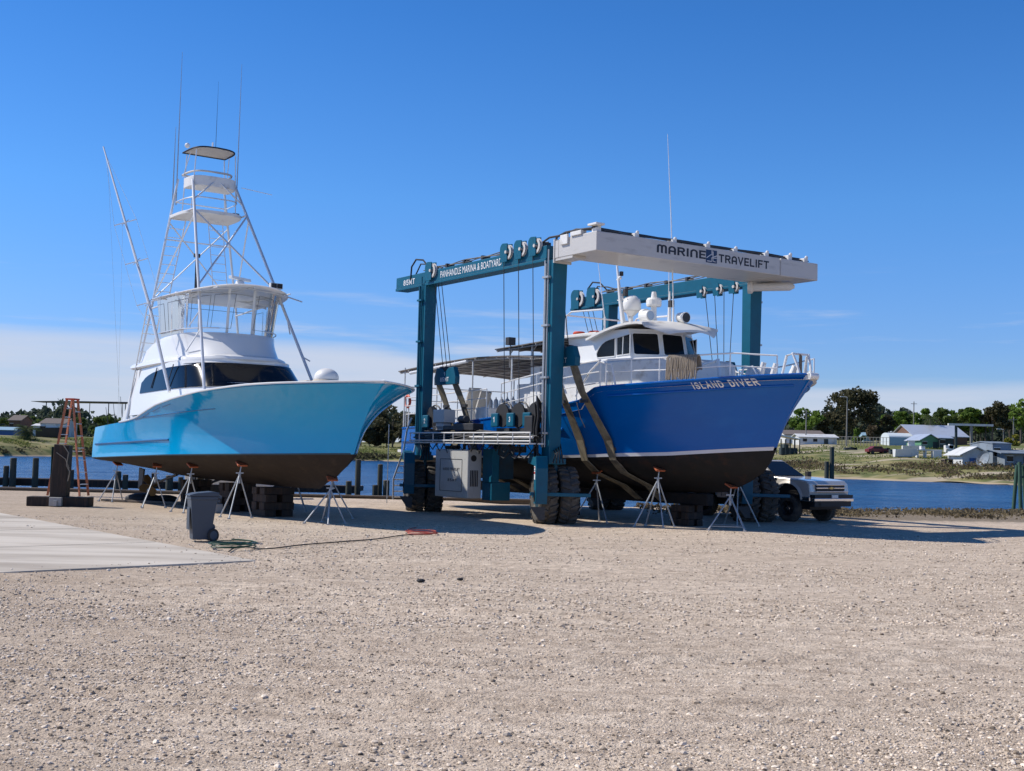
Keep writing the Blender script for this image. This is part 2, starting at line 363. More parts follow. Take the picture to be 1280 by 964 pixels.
def tex(kind, scale, vec=None, detail=5, stretch=None, **k):
    t = nd(kind, **k); t.inputs["Scale"].default_value = scale
    if "Detail" in t.inputs: t.inputs["Detail"].default_value = detail
    v = P if vec is None else vec
    if stretch: m = nd("ShaderNodeMapping"); m.inputs["Scale"].default_value = stretch; nt.links.new(v, m.inputs[0]); v = m.outputs[0]
    nt.links.new(v, t.inputs["Vector"]); return t
def mixc(f, a, b_, bt='MIX'):
    m = nd("ShaderNodeMix", data_type='RGBA', blend_type=bt)
    for i, x in ((0, f), (6, a), (7, b_)):
        if isinstance(x, (int, float)): m.inputs[i].default_value = x
        elif isinstance(x, tuple): m.inputs[i].default_value = (*x, 1)
        else: nt.links.new(x, m.inputs[i])
    return m.outputs[2]
big = tex("ShaderNodeTexNoise", .35, stretch=(.35, 1.2, 1), detail=6); med = tex("ShaderNodeTexNoise", 2.2, detail=6)
v1 = tex("ShaderNodeTexVoronoi", 30); v2 = tex("ShaderNodeTexVoronoi", 75); v3 = tex("ShaderNodeTexVoronoi", 11)
s1 = nd("ShaderNodeSeparateColor"); nt.links.new(v1.outputs["Color"], s1.inputs[0])
s2 = nd("ShaderNodeSeparateColor"); nt.links.new(v2.outputs["Color"], s2.inputs[0])
c0 = mixc(mapr(big.outputs[0], .35, .65), (.56, .435, .315), (.74, .60, .455))
c1 = mixc(mapr(s1.outputs[0], .0, 1.0, 0, 1), (.25, .185, .135), (1.0, .88, .70))
c2 = mixc(mapr(s2.outputs[1], .0, 1.0, 0, 1), (.28, .215, .155), (.98, .84, .66))
c = mixc(.5, c0, mixc(.5, c1, c2))
c = mixc(mapr(v1.outputs["Distance"], .35, .75, 0, .35), c, (.22, .175, .135))
c = mixc(mapr(med.outputs[0], .55, .8, 0, .30), c, (.27, .225, .18))
spk = tex("ShaderNodeTexNoise", 6.5, detail=12); spk.inputs["Roughness"].default_value = .88
spk2 = tex("ShaderNodeTexNoise", 2.1, stretch=(.55, 1.3, 1), detail=10); spk2.inputs["Roughness"].default_value = .8
c = mixc(1.0, c, mixc(mapr(spk.outputs[0], .36, .64), (.64, .62, .61), (1.34, 1.335, 1.345)), 'MULTIPLY')
c = mixc(1.0, c, mixc(mapr(spk2.outputs[0], .38, .60), (.84, .81, .785), (1.09, 1.09, 1.085)), 'MULTIPLY')
# scattered dark stones
s3 = nd("ShaderNodeSeparateColor"); nt.links.new(v3.outputs["Color"], s3.inputs[0])
c = mixc(mth('MULTIPLY', mapr(s3.outputs[0], .975, .98), mapr(v3.outputs["Distance"], .32, .25)), c, (.04, .035, .03))
# weedy, damp strip next to the river on the right; browner left of the yard
spg = nd("ShaderNodeSeparateXYZ"); nt.links.new(P, spg.inputs[0])
fr = mth('MULTIPLY', mapr(mth('ADD', mth('SUBTRACT', spg.outputs[1], mth('MULTIPLY', spg.outputs[0], .19)), mth('MULTIPLY', med.outputs[0], 3)), 40.6, 42.2), mapr(spg.outputs[0], 5, 10))
weed = mixc(mapr(spk.outputs[0], .38, .62), (.07, .06, .04), (.30, .24, .17))
c = mixc(mth('MULTIPLY', fr, .85), c, weed)
lf = mapr(mth('ADD', spg.outputs[0], mth('MULTIPLY', spg.outputs[1], .25)), 2, -4, 0, .45)
c = mixc(lf, c, (.33, .255, .185))
nt.links.new(c, b.inputs["Base Color"])
hh = mth('ADD', mth('MULTIPLY', v1.outputs["Distance"], -.016), mth('ADD', mth('MULTIPLY', v2.outputs["Distance"], -.006), mth('MULTIPLY', med.outputs[0], .03)))
bp = nd("ShaderNodeBump"); bp.inputs["Distance"].default_value = .75; nt.links.new(hh, bp.inputs["Height"]); nt.links.new(bp.outputs[0], b.inputs["Normal"])
ground = np_mesh("ground", V, Fq, gm); ground["kind"] = "structure"

# loose stones lying on the near part of the yard (one uncountable mass)
def stones(n):
    phi = (1+5**.5)/2
    ico = np.array([(-1,phi,0),(1,phi,0),(-1,-phi,0),(1,-phi,0),(0,-1,phi),(0,1,phi),(0,-1,-phi),(0,1,-phi),(phi,0,-1),(phi,0,1),(-phi,0,-1),(-phi,0,1)])/1.9
    tri = np.array([(0,11,5),(0,5,1),(0,1,7),(0,7,10),(0,10,11),(1,5,9),(5,11,4),(11,10,2),(10,7,6),(7,1,8),(3,9,4),(3,4,2),(3,2,6),(3,6,8),(3,8,9),(4,9,5),(2,4,11),(6,2,10),(8,6,7),(9,8,1)])
    yy = 6.0*(34/6.0)**rng.random(n); xx = (rng.random(n)*2-1)*yy*.62
    keep = vnoise(xx*.5, yy*1.6, 21, 1)+rng.normal(0, .35, n) > -.05+.25*np.sin(yy*1.1+.15*xx)
    # clear of the slab
    dx, dy = xx+4.43, yy-21.77; ins_ = np.minimum(dx*-.61+dy*.79, dx*-.74+dy*-.67); keep &= (ins_ < -.05) | ((ins_ < .7) & (rng.random(n) < .22*np.exp(-np.maximum(ins_, 0)/.22)))
    xx, yy = xx[keep], yy[keep]; ins_ = ins_[keep]; n = len(xx)
    r = np.clip(rng.lognormal(math.log(.0080), .42, n),   .004, .024)*(1+.25*(yy > 14))
    vs = ico[None]*(1+rng.normal(0, .16, (n, 12, 1)))
    vs = vs*np.stack([rng.uniform(.8, 1.4, n), rng.uniform(.7, 1.2, n), rng.uniform(.45, .85, n)], -1)[:, None]
    a = rng.uniform(0, 2*PI, n); ca, sa = np.cos(a)[:, None], np.sin(a)[:, None]
    vs = np.stack([vs[..., 0]*ca-vs[..., 1]*sa, vs[..., 0]*sa+vs[..., 1]*ca, vs[..., 2]], -1)*r[:, None, None]
    vs += np.stack([xx, yy, np.where(ins_ > 0, .022, gz(xx, yy))+r*.25], -1)[:, None]
    fs = tri[None]+(np.arange(n)*12)[:, None, None]
    return vs.reshape(-1, 3), fs.reshape(-1, 3), n
sm = bpy.data.materials.new("loose_stone"); sm.use_nodes = True; nt = sm.node_tree; b = nt.nodes["Principled BSDF"]; b.inputs["Roughness"].default_value = .85; b.inputs["Specular IOR Level"].default_value = .25
at_ = nd("ShaderNodeAttribute"); at_.attribute_name = "tone"; rp = nd("ShaderNodeValToRGB"); nt.links.new(at_.outputs["Fac"], rp.inputs[0]); e = rp.color_ramp.elements
e[0].position = 0; e[0].color = (.09, .075, .06, 1); e[1].position = 1; e[1].color = (.92, .80, .65, 1)
for p_, c_ in ((.05, (.26, .205, .15, 1)), (.35, (.52, .42, .315, 1)), (.7, (.74, .62, .49, 1))): k = e.new(p_); k.color = c_
nt.links.new(rp.outputs[0], b.inputs["Base Color"])
sv, sf, ns = stones(190000)
st = np_mesh("gravel_stones", sv, sf, sm, False, 3)
at2 = st.data.attributes.new("tone", 'FLOAT', 'POINT'); at2.data.foreach_set("value", np.repeat(rng.random(ns), 12).astype(np.float32))
tag(st, "loose pale limestone gravel scattered over the near yard", "gravel", kind="stuff")

# concrete apron
M['slab'] = mat("worn_concrete", (.56, .505, .425), .85, var=.10, scale=1.2, dirt=(.34, .29, .23), damt=.6, dscale=.55, stretch=(.3, 1.7, 1), bump=.003, bscale=25)
T = Vector((-4.43, 21.77, 0)); A = Vector((-.6098, .7926, 0)); B = Vector((-.7436, -.6686, 0))
sb = MB(); top = .022
sb.prism([T+Vector((0, 0, -.15)), T+A*38+Vector((0, 0, -.15)), T+A*38+B*30+Vector((0, 0, -.15)), T+B*30+Vector((0, 0, -.15))], (0, 0, .15+top))
pv = tag(sb.build("pavement", 'slab', bevel=.012), kind="structure")
jb = MB()
for k in range(1, 7): p_ = T+A*(4.5*k)+Vector((0, 0, top+.001)); jb.beam(p_+B*.05, p_+B*29, .018, .003)
for k in range(1, 5): p_ = T+B*(4.5*k)+Vector((0, 0, top+.001)); jb.beam(p_+A*.05, p_+A*37, .018, .003)
jb.build("expansion_joint", mat("joint_dirt", (.09, .08, .07), .9), pv)

# ------------------------------------------------------------------ river
wm = bpy.data.materials.new("river_water"); wm.use_nodes = True; nt = wm.node_tree; b = nt.nodes["Principled BSDF"]
b.inputs["Base Color"].default_value = (.004, .030, .075, 1); b.inputs["Roughness"].default_value = .22; b.inputs["IOR"].default_value = 1.33; b.inputs["Specular IOR Level"].default_value = .42
tc = nd("ShaderNodeTexCoord"); P = tc.outputs["Object"]
n1 = tex("ShaderNodeTexNoise", 1.6, stretch=(.7, 1.0, 1), detail=5); n2 = tex("ShaderNodeTexNoise", .28, stretch=(.7, .5, 1), detail=4)
n3 = tex("ShaderNodeTexNoise", .02, stretch=(.4, 1.4, 1), detail=3)
hh = mth('ADD', mth('MULTIPLY', n1.outputs[0], .55), mth('MULTIPLY', n2.outputs[0], 2.2))
bp = nd("ShaderNodeBump"); bp.inputs["Distance"].default_value = 1.0; bp.inputs["Strength"].default_value = 1; nt.links.new(hh, bp.inputs["Height"]); nt.links.new(bp.outputs[0], b.inputs["Normal"])
nt.links.new(mixc(mapr(n3.outputs[0], .4, .65), (.006, .050, .145), (.012, .075, .19)), b.inputs["Base Color"])
wv = MB(); wv.add([(-4000, 50, -.6), (4000, 50, -.6), (4000, 5000, -.6), (-4000, 5000, -.6)], [(0, 1, 2, 3)])
tag(wv.build("water", wm), kind="structure")

# ------------------------------------------------------------------ far shore
SH = [(-2, 190), (-.60, 205), (-.414, 217.5), (-.37, 236), (-.316, 244), (-.102, 300), (-.02, 290), (.12, 225), (.235, 184.6), (.287, 179.5), (.406, 159), (.6, 150), (2, 140)]
PL = [(0, -.7), (2, .1), (6, 1.0), (14, 2.0), (26, 2.9), (60, 3.2), (120, 3.6), (400, 6), (2500, 12)]
PR = [(0, -.7), (2, -.1), (7, .5), (30, 2.2), (70, 4.9), (100, 6.1), (200, 8.5), (500, 11), (2500, 16)]
def land(x, y):
    a = x/max(y, 1); s = interp(a, SH); dd = max(0, y-s); t = min(1, max(0, (a+.15)/.3))
    return interp(dd, PL)*(1-t)+interp(dd, PR)*t
azs = np.concatenate([np.linspace(-2, -.6, 15), np.linspace(-.58, .58, 230), np.linspace(.6, 2, 15)])
dds = np.concatenate([np.linspace(0, 30, 26), 31*(3000/31)**np.linspace(0, 1, 55)])
rows = []
for dd in dds:
    r = []
    for a in azs:
        wob = 2.2*math.sin(a*37)+1.3*math.sin(a*91+1) if dd < 100 else 0
        y = interp(a, SH)+dd+wob; x = a*y
        r.append((x, y, land(x, y-wob)+(.25*math.sin(x*.31)*math.sin(y*.23+x*.07) if dd > 4 else 0)))
    rows.append(r)
lm = bpy.data.materials.new("bank_grass"); lm.use_nodes = True; nt = lm.node_tree; b = nt.nodes["Principled BSDF"]; b.inputs["Roughness"].default_value = .95; b.inputs["Specular IOR Level"].default_value = .1
tc = nd("ShaderNodeTexCoord"); P = tc.outputs["Object"]; sx = nd("ShaderNodeSeparateXYZ"); nt.links.new(P, sx.inputs[0])
a1 = tex("ShaderNodeTexNoise", .045, stretch=(1, .8, 1), detail=6); a2 = tex("ShaderNodeTexNoise", .35, detail=5); a3 = tex("ShaderNodeTexNoise", .10, stretch=(.5, 1.6, 1), detail=6)
c = mixc(mapr(a1.outputs[0], .38, .62), (.13, .155, .045), (.27, .235, .11))
c = mixc(mapr(a2.outputs[0], .35, .7), c, (.10, .12, .045))
c = mixc(mth('MULTIPLY', mapr(a3.outputs[0], .53, .62), mapr(sx.outputs[0], 10, 40, .25, .9)), c, (.42, .36, .27))
lowm = mapr(sx.outputs[2], -.5, -.25)
c = mixc(lowm, (.40, .32, .22), c)
nt.links.new(c, b.inputs["Base Color"])
fl = MB(); fl.grid(rows); tag(fl.build("far_shore_terrain", lm, smooth=True), kind="structure")

# ------------------------------------------------------------------ vegetation
def leafmat(name, dark, light, scale=.5):
    m = bpy.data.materials.new(name); m.use_nodes = True
    global nt, P; nt = m.node_tree; b = nt.nodes["Principled BSDF"]; b.inputs["Roughness"].default_value = .7; b.inputs["Specular IOR Level"].default_value = .15
    tcc = nd("ShaderNodeTexCoord"); P = tcc.outputs["Object"]; t = tex("ShaderNodeTexNoise", scale, detail=5); g = nd("ShaderNodeNewGeometry")
    c = mixc(mapr(t.outputs[0], .35, .65), dark, light)
    c = mixc(mth('MULTIPLY', g.outputs["Random Per Island"], .5), c, tuple(k*.45 for k in dark))
    nt.links.new(c, b.inputs["Base Color"]); tl_ = nd("ShaderNodeBsdfTranslucent"); nt.links.new(c, tl_.inputs[0]); ms_ = nd("ShaderNodeMixShader"); ms_.inputs[0].default_value = .35
    nt.links.new(b.outputs[0], ms_.inputs[1]); nt.links.new(tl_.outputs[0], ms_.inputs[2]); nt.links.new(ms_.outputs[0], nt.nodes["Material Output"].inputs[0]); return m
LM = dict(oak=leafmat("oak_leaves", (.062, .066, .032), (.15, .135, .072)), green=leafmat("spring_leaves", (.095, .17, .03), (.26, .37, .07)),
          mid=leafmat("mixed_leaves", (.085, .13, .04), (.20, .26, .075)), far=leafmat("distant_leaves", (.060, .085, .060), (.105, .13, .085), .12),
          brown=leafmat("dry_scrub", (.13, .10, .06), (.27, .215, .12), .3), palm=leafmat("palm_fronds", (.05, .08, .03), (.15, .18, .065)),
          grass=leafmat("marsh_grass_blades", (.14, .18, .045), (.27, .29, .09), .2), yellow=leafmat("yellow_leaves", (.22, .22, .03), (.42, .38, .08)))
M['bark'] = mat("bark", (.09, .075, .06), .95, var=.3, scale=3)
def leaf_quads(cs, size, nrm=None):
    n = len(cs); a = rng.normal(size=(n, 3)); a /= np.linalg.norm(a, axis=1)[:, None]; b = np.cross(a, rng.normal(size=(n, 3))); b /= np.linalg.norm(b, axis=1)[:, None]
    s = size*rng.uniform(.5, 1.3, (n, 1)); a = a*s; b = b*s*rng.uniform(.5, 1, (n, 1))
    V = np.stack([cs-a, cs-b*.9, cs+a, cs+b], 1).reshape(-1, 3); return V, (np.arange(n)[:, None]*4+np.arange(4)[None])
def crown(cx, cz, rx, rz, nl, nq, size):
    """leaf positions in lobes spread through an uneven crown (local coords)"""
    out = []
    for k in range(nl):
        th = rng.uniform(0, 2*PI); u = rng.uniform(-1, 1); rr = rng.uniform(.35, .95)
        c = np.array([cx+rx*rr*math.cos(th)*math.sqrt(1-u*u*.8), rx*rr*math.sin(th)*math.sqrt(1-u*u*.8), cz+rz*.8*u])
        r = rng.uniform(.22, .42)*min(rx, rz*1.2); m = int(nq/nl*rng.uniform(.5, 1.4))
        d = rng.normal(size=(m, 3)); d /= np.linalg.norm(d, axis=1)[:, None]; q = r*rng.uniform(.45, 1.08, (m, 1))**.6
        out.append(c+d*q*np.array([1.15, 1.15, .8]))
    return np.concatenate(out)
def tree(name, label, x, y, z, h, wd, kind, group=None, nq=1500, trunk=.35, size=None, cat="tree"):
    t = thing(name, label, cat, (x, y, z-.2), rng.uniform(0, 6), group)
    size = size or max(.28, y/1539*1.9)
    rz = h*(1-trunk)/2; cz = h-rz; cs = crown(0, cz, wd/2, rz, max(8, int(nq/130)), nq, size)
    V_, F_ = leaf_quads(cs, size); o = np_mesh("crown", V_, F_, LM[kind], False); o.parent = t
    b = MB(); r0 = h*.022; b.path([(0, 0, 0), (.1*wd*rng.uniform(-.3, .3), 0, h*trunk), (0, 0, cz+rz*.3)], [r0, r0*.8, r0*.3], 7)
    for k in range(6):
        th = rng.uniform(0, 2*PI); z0 = h*(trunk+.1*k/2); q = Vector((math.cos(th)*wd*.33, math.sin(th)*wd*.33, z0+rz*.8*rng.uniform(.4, 1)))
        b.path([(0, 0, z0*.8), q*.5+Vector((0, 0, z0*.45)), q], [r0*.5, r0*.35, r0*.12], 5)
    b.build("trunk", 'bark', t); return t
def palm(name, label, x, y, z, h, fr, group=None, n=26):
    t = thing(name, label, "palm tree", (x, y, z-.2), rng.uniform(0, 6), group)
    b = MB(); b.path([(0, 0, 0), (.1, 0, h*.5), (0, .05, h)], [.28, .22, .2], 8); b.build("trunk", 'bark', t)
    b = MB()
    for k in range(n):
        a = 2*PI*k/n*2.4+rng.uniform(-.3, .3); el = rng.uniform(-.9, 1.1); L = fr*rng.uniform(.8, 1.1); pts = []
        for s in np.linspace(0, 1, 6):
            e_ = el-s*1.3; pts.append(Vector((math.cos(a)*L*s*math.cos(el-.4*s), math.sin(a)*L*s*math.cos(el-.4*s), h+L*s*math.sin(el)*.9-L*.45*s*s)))
        side = Vector((-math.sin(a), math.cos(a), 0))
        for i in range(5):
            w0 = .42*fr*(.25+math.sin(PI*(i+.2)/5.6)*.8)*.5
            for sg in (-1, 1):
                for q in range(3):
                    p = pts[i].lerp(pts[i+1], q/3); p2 = pts[i].lerp(pts[i+1], (q+.45)/3)
                    b.add([p, p2, p2+side*sg*w0+Vector((0, 0, -w0*.5))+(pts[i+1]-pts[i])*.3], [(0, 1, 2)])
    b.build("crown", LM['palm'], t); return t

# distant woods, one mass
cs = []
for k in range(900):
    a = rng.uniform(-.62, .62); Y = rng.uniform(430, 560) if a < .2 else rng.uniform(400, 480); x = a*Y; z0 = land(x, Y)
    top = (10.5 if a < -.2 else 11.5)*(1+.22*math.sin(a*47)+.13*math.sin(a*120+2)); r = rng.uniform(2.2, 4.2); m = 60
    d = rng.normal(size=(m, 3)); d /= np.linalg.norm(d, axis=1)[:, None]
    cs.append(np.array([x, Y, z0+rng.uniform(1.0, max(2, top-r))])+d*r*rng.uniform(.7, 1.05, (m, 1)))
V_, F_ = leaf_quads(np.concatenate(cs), 1.0)
tag(np_mesh("distant_woods", V_, F_, LM['far'], False), "hazy dark line of woods far beyond the river", "woods", kind="stuff")

def tree_px(label, px, ytop, wpx, Y, kind, group=None, nq=1500, trunk=.3, name="leafy_tree"):
    p = at(px, ytop, Y); z0 = land(p.x, Y); return tree(name, label, p.x, Y, z0, p.z-z0, wpx*Y/FPX, kind, group, nq, trunk)
G1 = "trees behind the sheds on the far right bank"
tree_px("largest dark live oak behind the tall light pole", 1068, 487, 66, 305, 'oak', None, 5200, .22, "oak_tree")
tree_px("dark oak leaning against the left of the largest oak", 1040, 515, 34, 300, 'oak', None, 1800, .22, "oak_tree")
tree_px("dark oak filling the right flank of the largest oak", 1098, 513, 34, 308, 'oak', None, 2000, .22, "oak_tree")
tree_px("bright green bushy tree beside the blue bow of the dive boat", 1006, 508, 38, 300, 'green', None, 2200, .22)
tree_px("small reddish brown tree below the largest oak", 1091, 530, 16, 285, 'brown', None, 700, .2)
tree_px("low yellow green bush below the largest oak", 1074, 535, 18, 280, 'green', None, 600, .1)
for px, yt, wd, kd in ((1122, 509, 22, 'green'), (1112, 520, 22, 'mid'), (1133, 514, 22, 'mid'), (1172, 509, 26, 'mid'), (1160, 517, 20, 'green'), (1186, 512, 22, 'green'), (1199, 509, 22, 'mid'),
                       (1213, 507, 26, 'green'), (1128, 514, 24, 'green'), (1148, 513, 24, 'mid'), (1154, 510, 24, 'green'), (1180, 511, 26, 'mid'), (1193, 511, 24, 'green'), (1206, 509, 24, 'mid'), (1219, 510, 24, 'mid'), (1232, 508, 26, 'green'), (1262, 503, 28, 'mid'), (1284, 506, 26, 'green'), (1104, 518, 20, 'green'), (1255, 503, 26, 'oak'), (1226, 512, 24, 'mid'), (1294, 500, 40, 'mid'), (1330, 505, 40, 'green'), (1360, 500, 46, 'mid')):
    tree_px({'green': "bright green tree in the row behind the metal roofed house", 'mid': "mid green tree in the row behind the metal roofed house", 'oak': "grey green oak right of the far boat lift beam"}[kd],
            px, yt, wd, rng.uniform(318, 350), kd, G1, 1500)
tree_px("tall grey green oak above the grey barge shed", 1240, 497, 34, 320, 'oak', None, 2600, .25, "oak_tree")
tree_px("pale green tree at the right edge of the photo", 1276, 492, 32, 300, 'green', None, 1900, .3)
tree_px("yellow green bush at the right edge above the barge", 1268, 541, 18, 262, 'yellow', None, 700, .05)
p = at(1163, 522, 270); palm("cabbage_palm", "cabbage palm standing in front of the metal roofed house", p.x, 270, land(p.x, 270), p.z-land(p.x, 270), 2.8)
p = at(1155, 536, 272); palm("cabbage_palm", "shorter palm beside the gable of the metal roofed house", p.x, 272, land(p.x, 272), p.z-land(p.x, 272), 2.4)
p = at(34, 536, 248); palm("date_palm", "bushy dark palm on the grassy bank at left", p.x, 248, land(p.x, 248), p.z-land(p.x, 248), 3.0, n=70)
for px, yt, wd in ((470, 512, 34), (452, 516, 26), (492, 505, 34), (515, 515, 40), (436, 522, 30), (484, 528, 28), (462, 534, 30), (600, 498, 26), (640, 500, 30)):
    tree_px("dark olive tree on the far bank behind the sportfisher's bow" if px < 590 else "tree on the far bank glimpsed through the dive boat's after deck", px, yt, wd, rng.uniform(318, 335), 'oak' if px < 590 else 'green', "trees seen between the two boats" if px < 590 else "trees glimpsed through the dive boat", 1700, .08)
for k in range(9):
    px = 8+k*19+rng.uniform(-6, 6)
    tree_px("dark tree on the far bank behind the boat storage roof", px, 521+rng.uniform(-7, 5), 24, rng.uniform(345, 400), 'mid', "trees behind the boat storage roof", 900, .15)
# scrub along the far waterline, marsh grass and tufts
def scrub(name, label, n, az0, az1, dd0, dd1, size, kind, hh):
    a = rng.uniform(az0, az1, n); dd = dd0+(dd1-dd0)*rng.random(n)**1.3
    Y = np.array([interp(q, SH) for q in a])+dd; x = a*Y; zc = np.array([land(i, j) for i, j in zip(x, Y)])
    cl_ = vnoise(x*.30, Y*.35, 31, 1)+.6*vnoise(x*1.1, Y*.9, 33, 1)+rng.normal(0, .18, n)
    keep = cl_ > -.05
    cs = np.stack([x, Y, zc+rng.random(n)*hh*np.clip(.15+cl_, .1, 1.2)], -1)[keep]; V_, F_ = leaf_quads(cs, size)
    tag(np_mesh(name, V_, F_, LM[kind], False), label, "scrub", kind="stuff")
scrub("shore_scrub", "brown scrub and weeds along the right far waterline", 20000, .2, .5, 3, 24, .17, 'brown', 1.2)
scrub("shore_grass", "green marsh grass on the far right bank", 26000, .2, .5, 4, 75, .14, 'grass', .45)
n_ = 30000; x_ = rng.uniform(5, 42, n_); off_ = rng.random(n_); y_ = 45.2+.19*(x_-16)+off_*8-.6; ok_ = (vnoise(x_*.9, y_*1.4, 41, 1)+.5*vnoise(x_*3, y_*3, 43, 1)+(off_-.35)*.7+rng.normal(0, .25, n_)) > .0
ok_ &= y_ < edge_y(x_)-.05; x_, y_ = x_[ok_], y_[ok_]
V_, F_ = leaf_quads(np.stack([x_, y_, yard_z(x_, y_)+rng.random(len(x_))*.16], -1), .055)
tag(np_mesh("shore_weeds", V_, F_, LM['brown'], False), "dry weeds and litter along the yard's river edge at right", "weeds", kind="stuff")
scrub("marsh_grass", "green marsh grass on the far left bank", 22000, -.5, -.05, 6, 30, .20, 'grass', .5)
scrub("bank_brush", "dark brush along the foot of the far left bank", 9000, -.5, -.02, 1.5, 6, .28, 'oak', 1.0)


# ------------------------------------------------------------------ hulls
class Hull:
    def __init__(s, **k): s.__dict__.update(k)
    def sh(s, u, n, m): return max(0.0, 1-max(0, u)**n)**(1/m)
    def xe(s, t): return interp(t, s.stem)
    def pt(s, u, t, side=1, off=0):
        x = s.xs+(s.xe(t)-s.xs)*u
        af = s.aft+(getattr(s, 'afts', s.aft)-s.aft)*max(0, t); taper = af+(1-af)*min(1, u/.62)**.8
        zw, zs, zk = interp(x, s.zw), interp(x, s.zs), interp(x, s.zk)
        if t >= 0:
            g = t**interp(u, s.ge); z = zw+(zs-zw)*t
            hw = s.Bw*s.sh(u, *s.nw)*(1-g)+s.Bs*s.sh(u, *s.nsh)*g
        else:
            q = 1+t; z = zk+(zw-zk)*q**s.vq; hw = s.Bw*s.sh(u, *s.nw)*(1-(1-q)**s.round)
        return Vector((x, side*(hw*taper+off), z))
    def surf(s, t0, t1, nt_=10, nu=70, off=0, us=0, ue=1):
        b = MB()
        U = [us+(ue-us)*(1-(1-i/nu)**1.6) for i in range(nu+1)]
        for side in (1, -1):
            rows = [[s.pt(u, t0+(t1-t0)*j/nt_, side, off) for u in U] for j in range(nt_+1)]
            b.grid(rows)
        return b
    def transom(s, t0, t1, n=8):
        rows = [[s.pt(0, t0+(t1-t0)*j/n, sd_) for sd_ in (1, -1)] for j in range(n+1)]
        return MB().grid(rows)
    def at_x(s, x, t, side=-1, off=0):   # point on the surface at station x, level t
        u = (x-s.xs)/(s.xe(t)-s.xs); return s.pt(min(1, u), t, side, off)
    def at_xz(s, x, z, side=-1, off=.012):
        zs, zw = interp(x, s.zs), interp(x, s.zw); return s.at_x(x, max(0, min(1, (z-zw)/(zs-zw))), side, off)

# ================================================================== SPORTFISHER
STH = R(35); SO = Vector((at(480, 474, 31.2).x, 31.2, 0))
sf = thing("sportfishing_boat", "sky blue sportfishing yacht with white house and tall tuna tower, propped on stands", "boat", **frame(SO, STH))
H = Hull(xs=-16.75, stem=[(-1, -3.4), (-.75, -2.45), (-.4, -1.85), (0, -1.5), (.35, -1.15), (.65, -.72), (.85, -.33), (1, 0)],
         zw=[(-17, 1.50), (-9.5, 1.70), (-4, 1.81), (0, 1.92)], zk=[(-17, 1.22), (-15, 1.0), (-12, .92), (-5, .88), (0, .95)],
         zs=[(-17, 2.57), (-12.6, 2.76), (-11.5, 2.85), (-10.5, 3.04), (-9.4, 3.22), (-7.9, 3.36), (-5.6, 3.52), (-3, 3.63), (-1.2, 3.68), (0, 3.74)],
         Bw=2.38, Bs=2.76, nw=(4.0, 1.06), nsh=(10.5, 1.04), ge=[(0, 1.0), (.4, 1.9), (.7, 2.7), (1, 2.5)], aft=.985, afts=.82, vq=.75, round=1.7)
H.surf(0.0, 1, 18, 90).build("hull_topsides", 'aqua', sf, smooth=True)
H.transom(0, 1).build("transom", 'aqua', sf)
H.surf(-1, 0.0, 10, 70).build("hull_bottom", 'brownb', sf, smooth=True)
H.transom(-1, 0).build("transom_bottom", 'brownb', sf)
H.surf(-.012, .018, 2, 70, .006, ue=.995).build("waterline_stripe", mat("dark_waterline", (.01, .045, .07), .5), sf, smooth=True)
# sheer rail in white, deck
b = MB()
for sd_ in (1, -1): b.path([H.pt(1-(1-i/70)**1.6, 1, sd_)+Vector((0, 0, .012)) for i in range(9, 71)], .028, 6)
b.build("toe_rail", 'white', sf, smooth=True)
b = MB(); rows = []
for i in range(71):
    u = 1-(1-i/70)**1.6; p = H.pt(u, 1, 1); q = H.pt(u, 1, -1); z = p.z-(.04 if p.x > -11.6 else .65)
    rows.append([Vector((p.x, (p.y*(1-k/8)+q.y*k/8)*(.985 if p.x > -11.3 else .86), z+(.10*(1-(k/4-1)**2) if p.x > -11.6 else 0))) for k in range(9)])
b.grid(rows); b.build("deck", 'white', sf, smooth=True)
# rub strakes: dark moulded line on the after hull and the raised S line
b = MB()
for sd_ in (-1, 1): b.path([H.at_xz(x, interp(x, H.zw)+.47, sd_, .012) for x in np.linspace(-16.4, -9.2, 18)], .030, 6)
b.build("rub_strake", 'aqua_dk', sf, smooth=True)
b = MB()
for sd_ in (-1, 1): b.path([H.at_xz(x, interp(x, [(-11.6, 2.80), (-10.9, 2.86), (-5.6, 3.06)]), sd_, .0) for x in np.linspace(-11.6, -5.6, 18)], .015, 5)
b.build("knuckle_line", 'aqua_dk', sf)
b = MB()
for x in np.linspace(-10.9, -8.9, 3):
    b.path([H.at_x(x, .925, -1, .003), H.at_x(x+.7, .93, -1, .003)], .012, 5)
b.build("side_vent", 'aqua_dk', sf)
TLT = .025
def ringz(z, x): return z+TLT*(x+8)
def plan(xf, xa, wd, n=3.2, m=2.2, k=28, aft=1.0):
    """half outline from centre front round the starboard side to the after end, mirrored to a full ring"""
    pts = []
    for i in range(k+1):
        u = i/k; t = u*PI/2; xx = xa+(xf-xa)*abs(math.cos(t))**(2/n); yy = -wd*abs(math.sin(t))**(2/m)
        pts.append((xx, yy))
    return pts+[(x, -y) for x, y in pts[::-1]]
def house(levels, name, mt_, cap=False, zt=True, **k):
    b = MB(); rows = []
    for z, xf, xa, wd in levels: rows.append([Vector((x, y, ringz(z, x) if zt else z)) for x, y in plan(xf, xa, wd, **k)])
    b.grid(rows, True)
    if cap: n = len(b.v); c = len(rows[-1]); b.f.append(tuple(range(n-c, n)))
    return b.build(name, mt_, sf, smooth=True)
hk = dict(n=4.6, m=3.5)
house([(3.1, -6.85, -13.5, 2.12), (3.92, -7.5, -13.3, 2.04)], "house_side", 'white', **hk)
hl = house([(3.92, -7.51, -13.3, 2.03), (4.63, -8.40, -13.2, 1.90), (4.70, -8.40, -13.2, 1.90)], "house_upper", 'white', **hk)
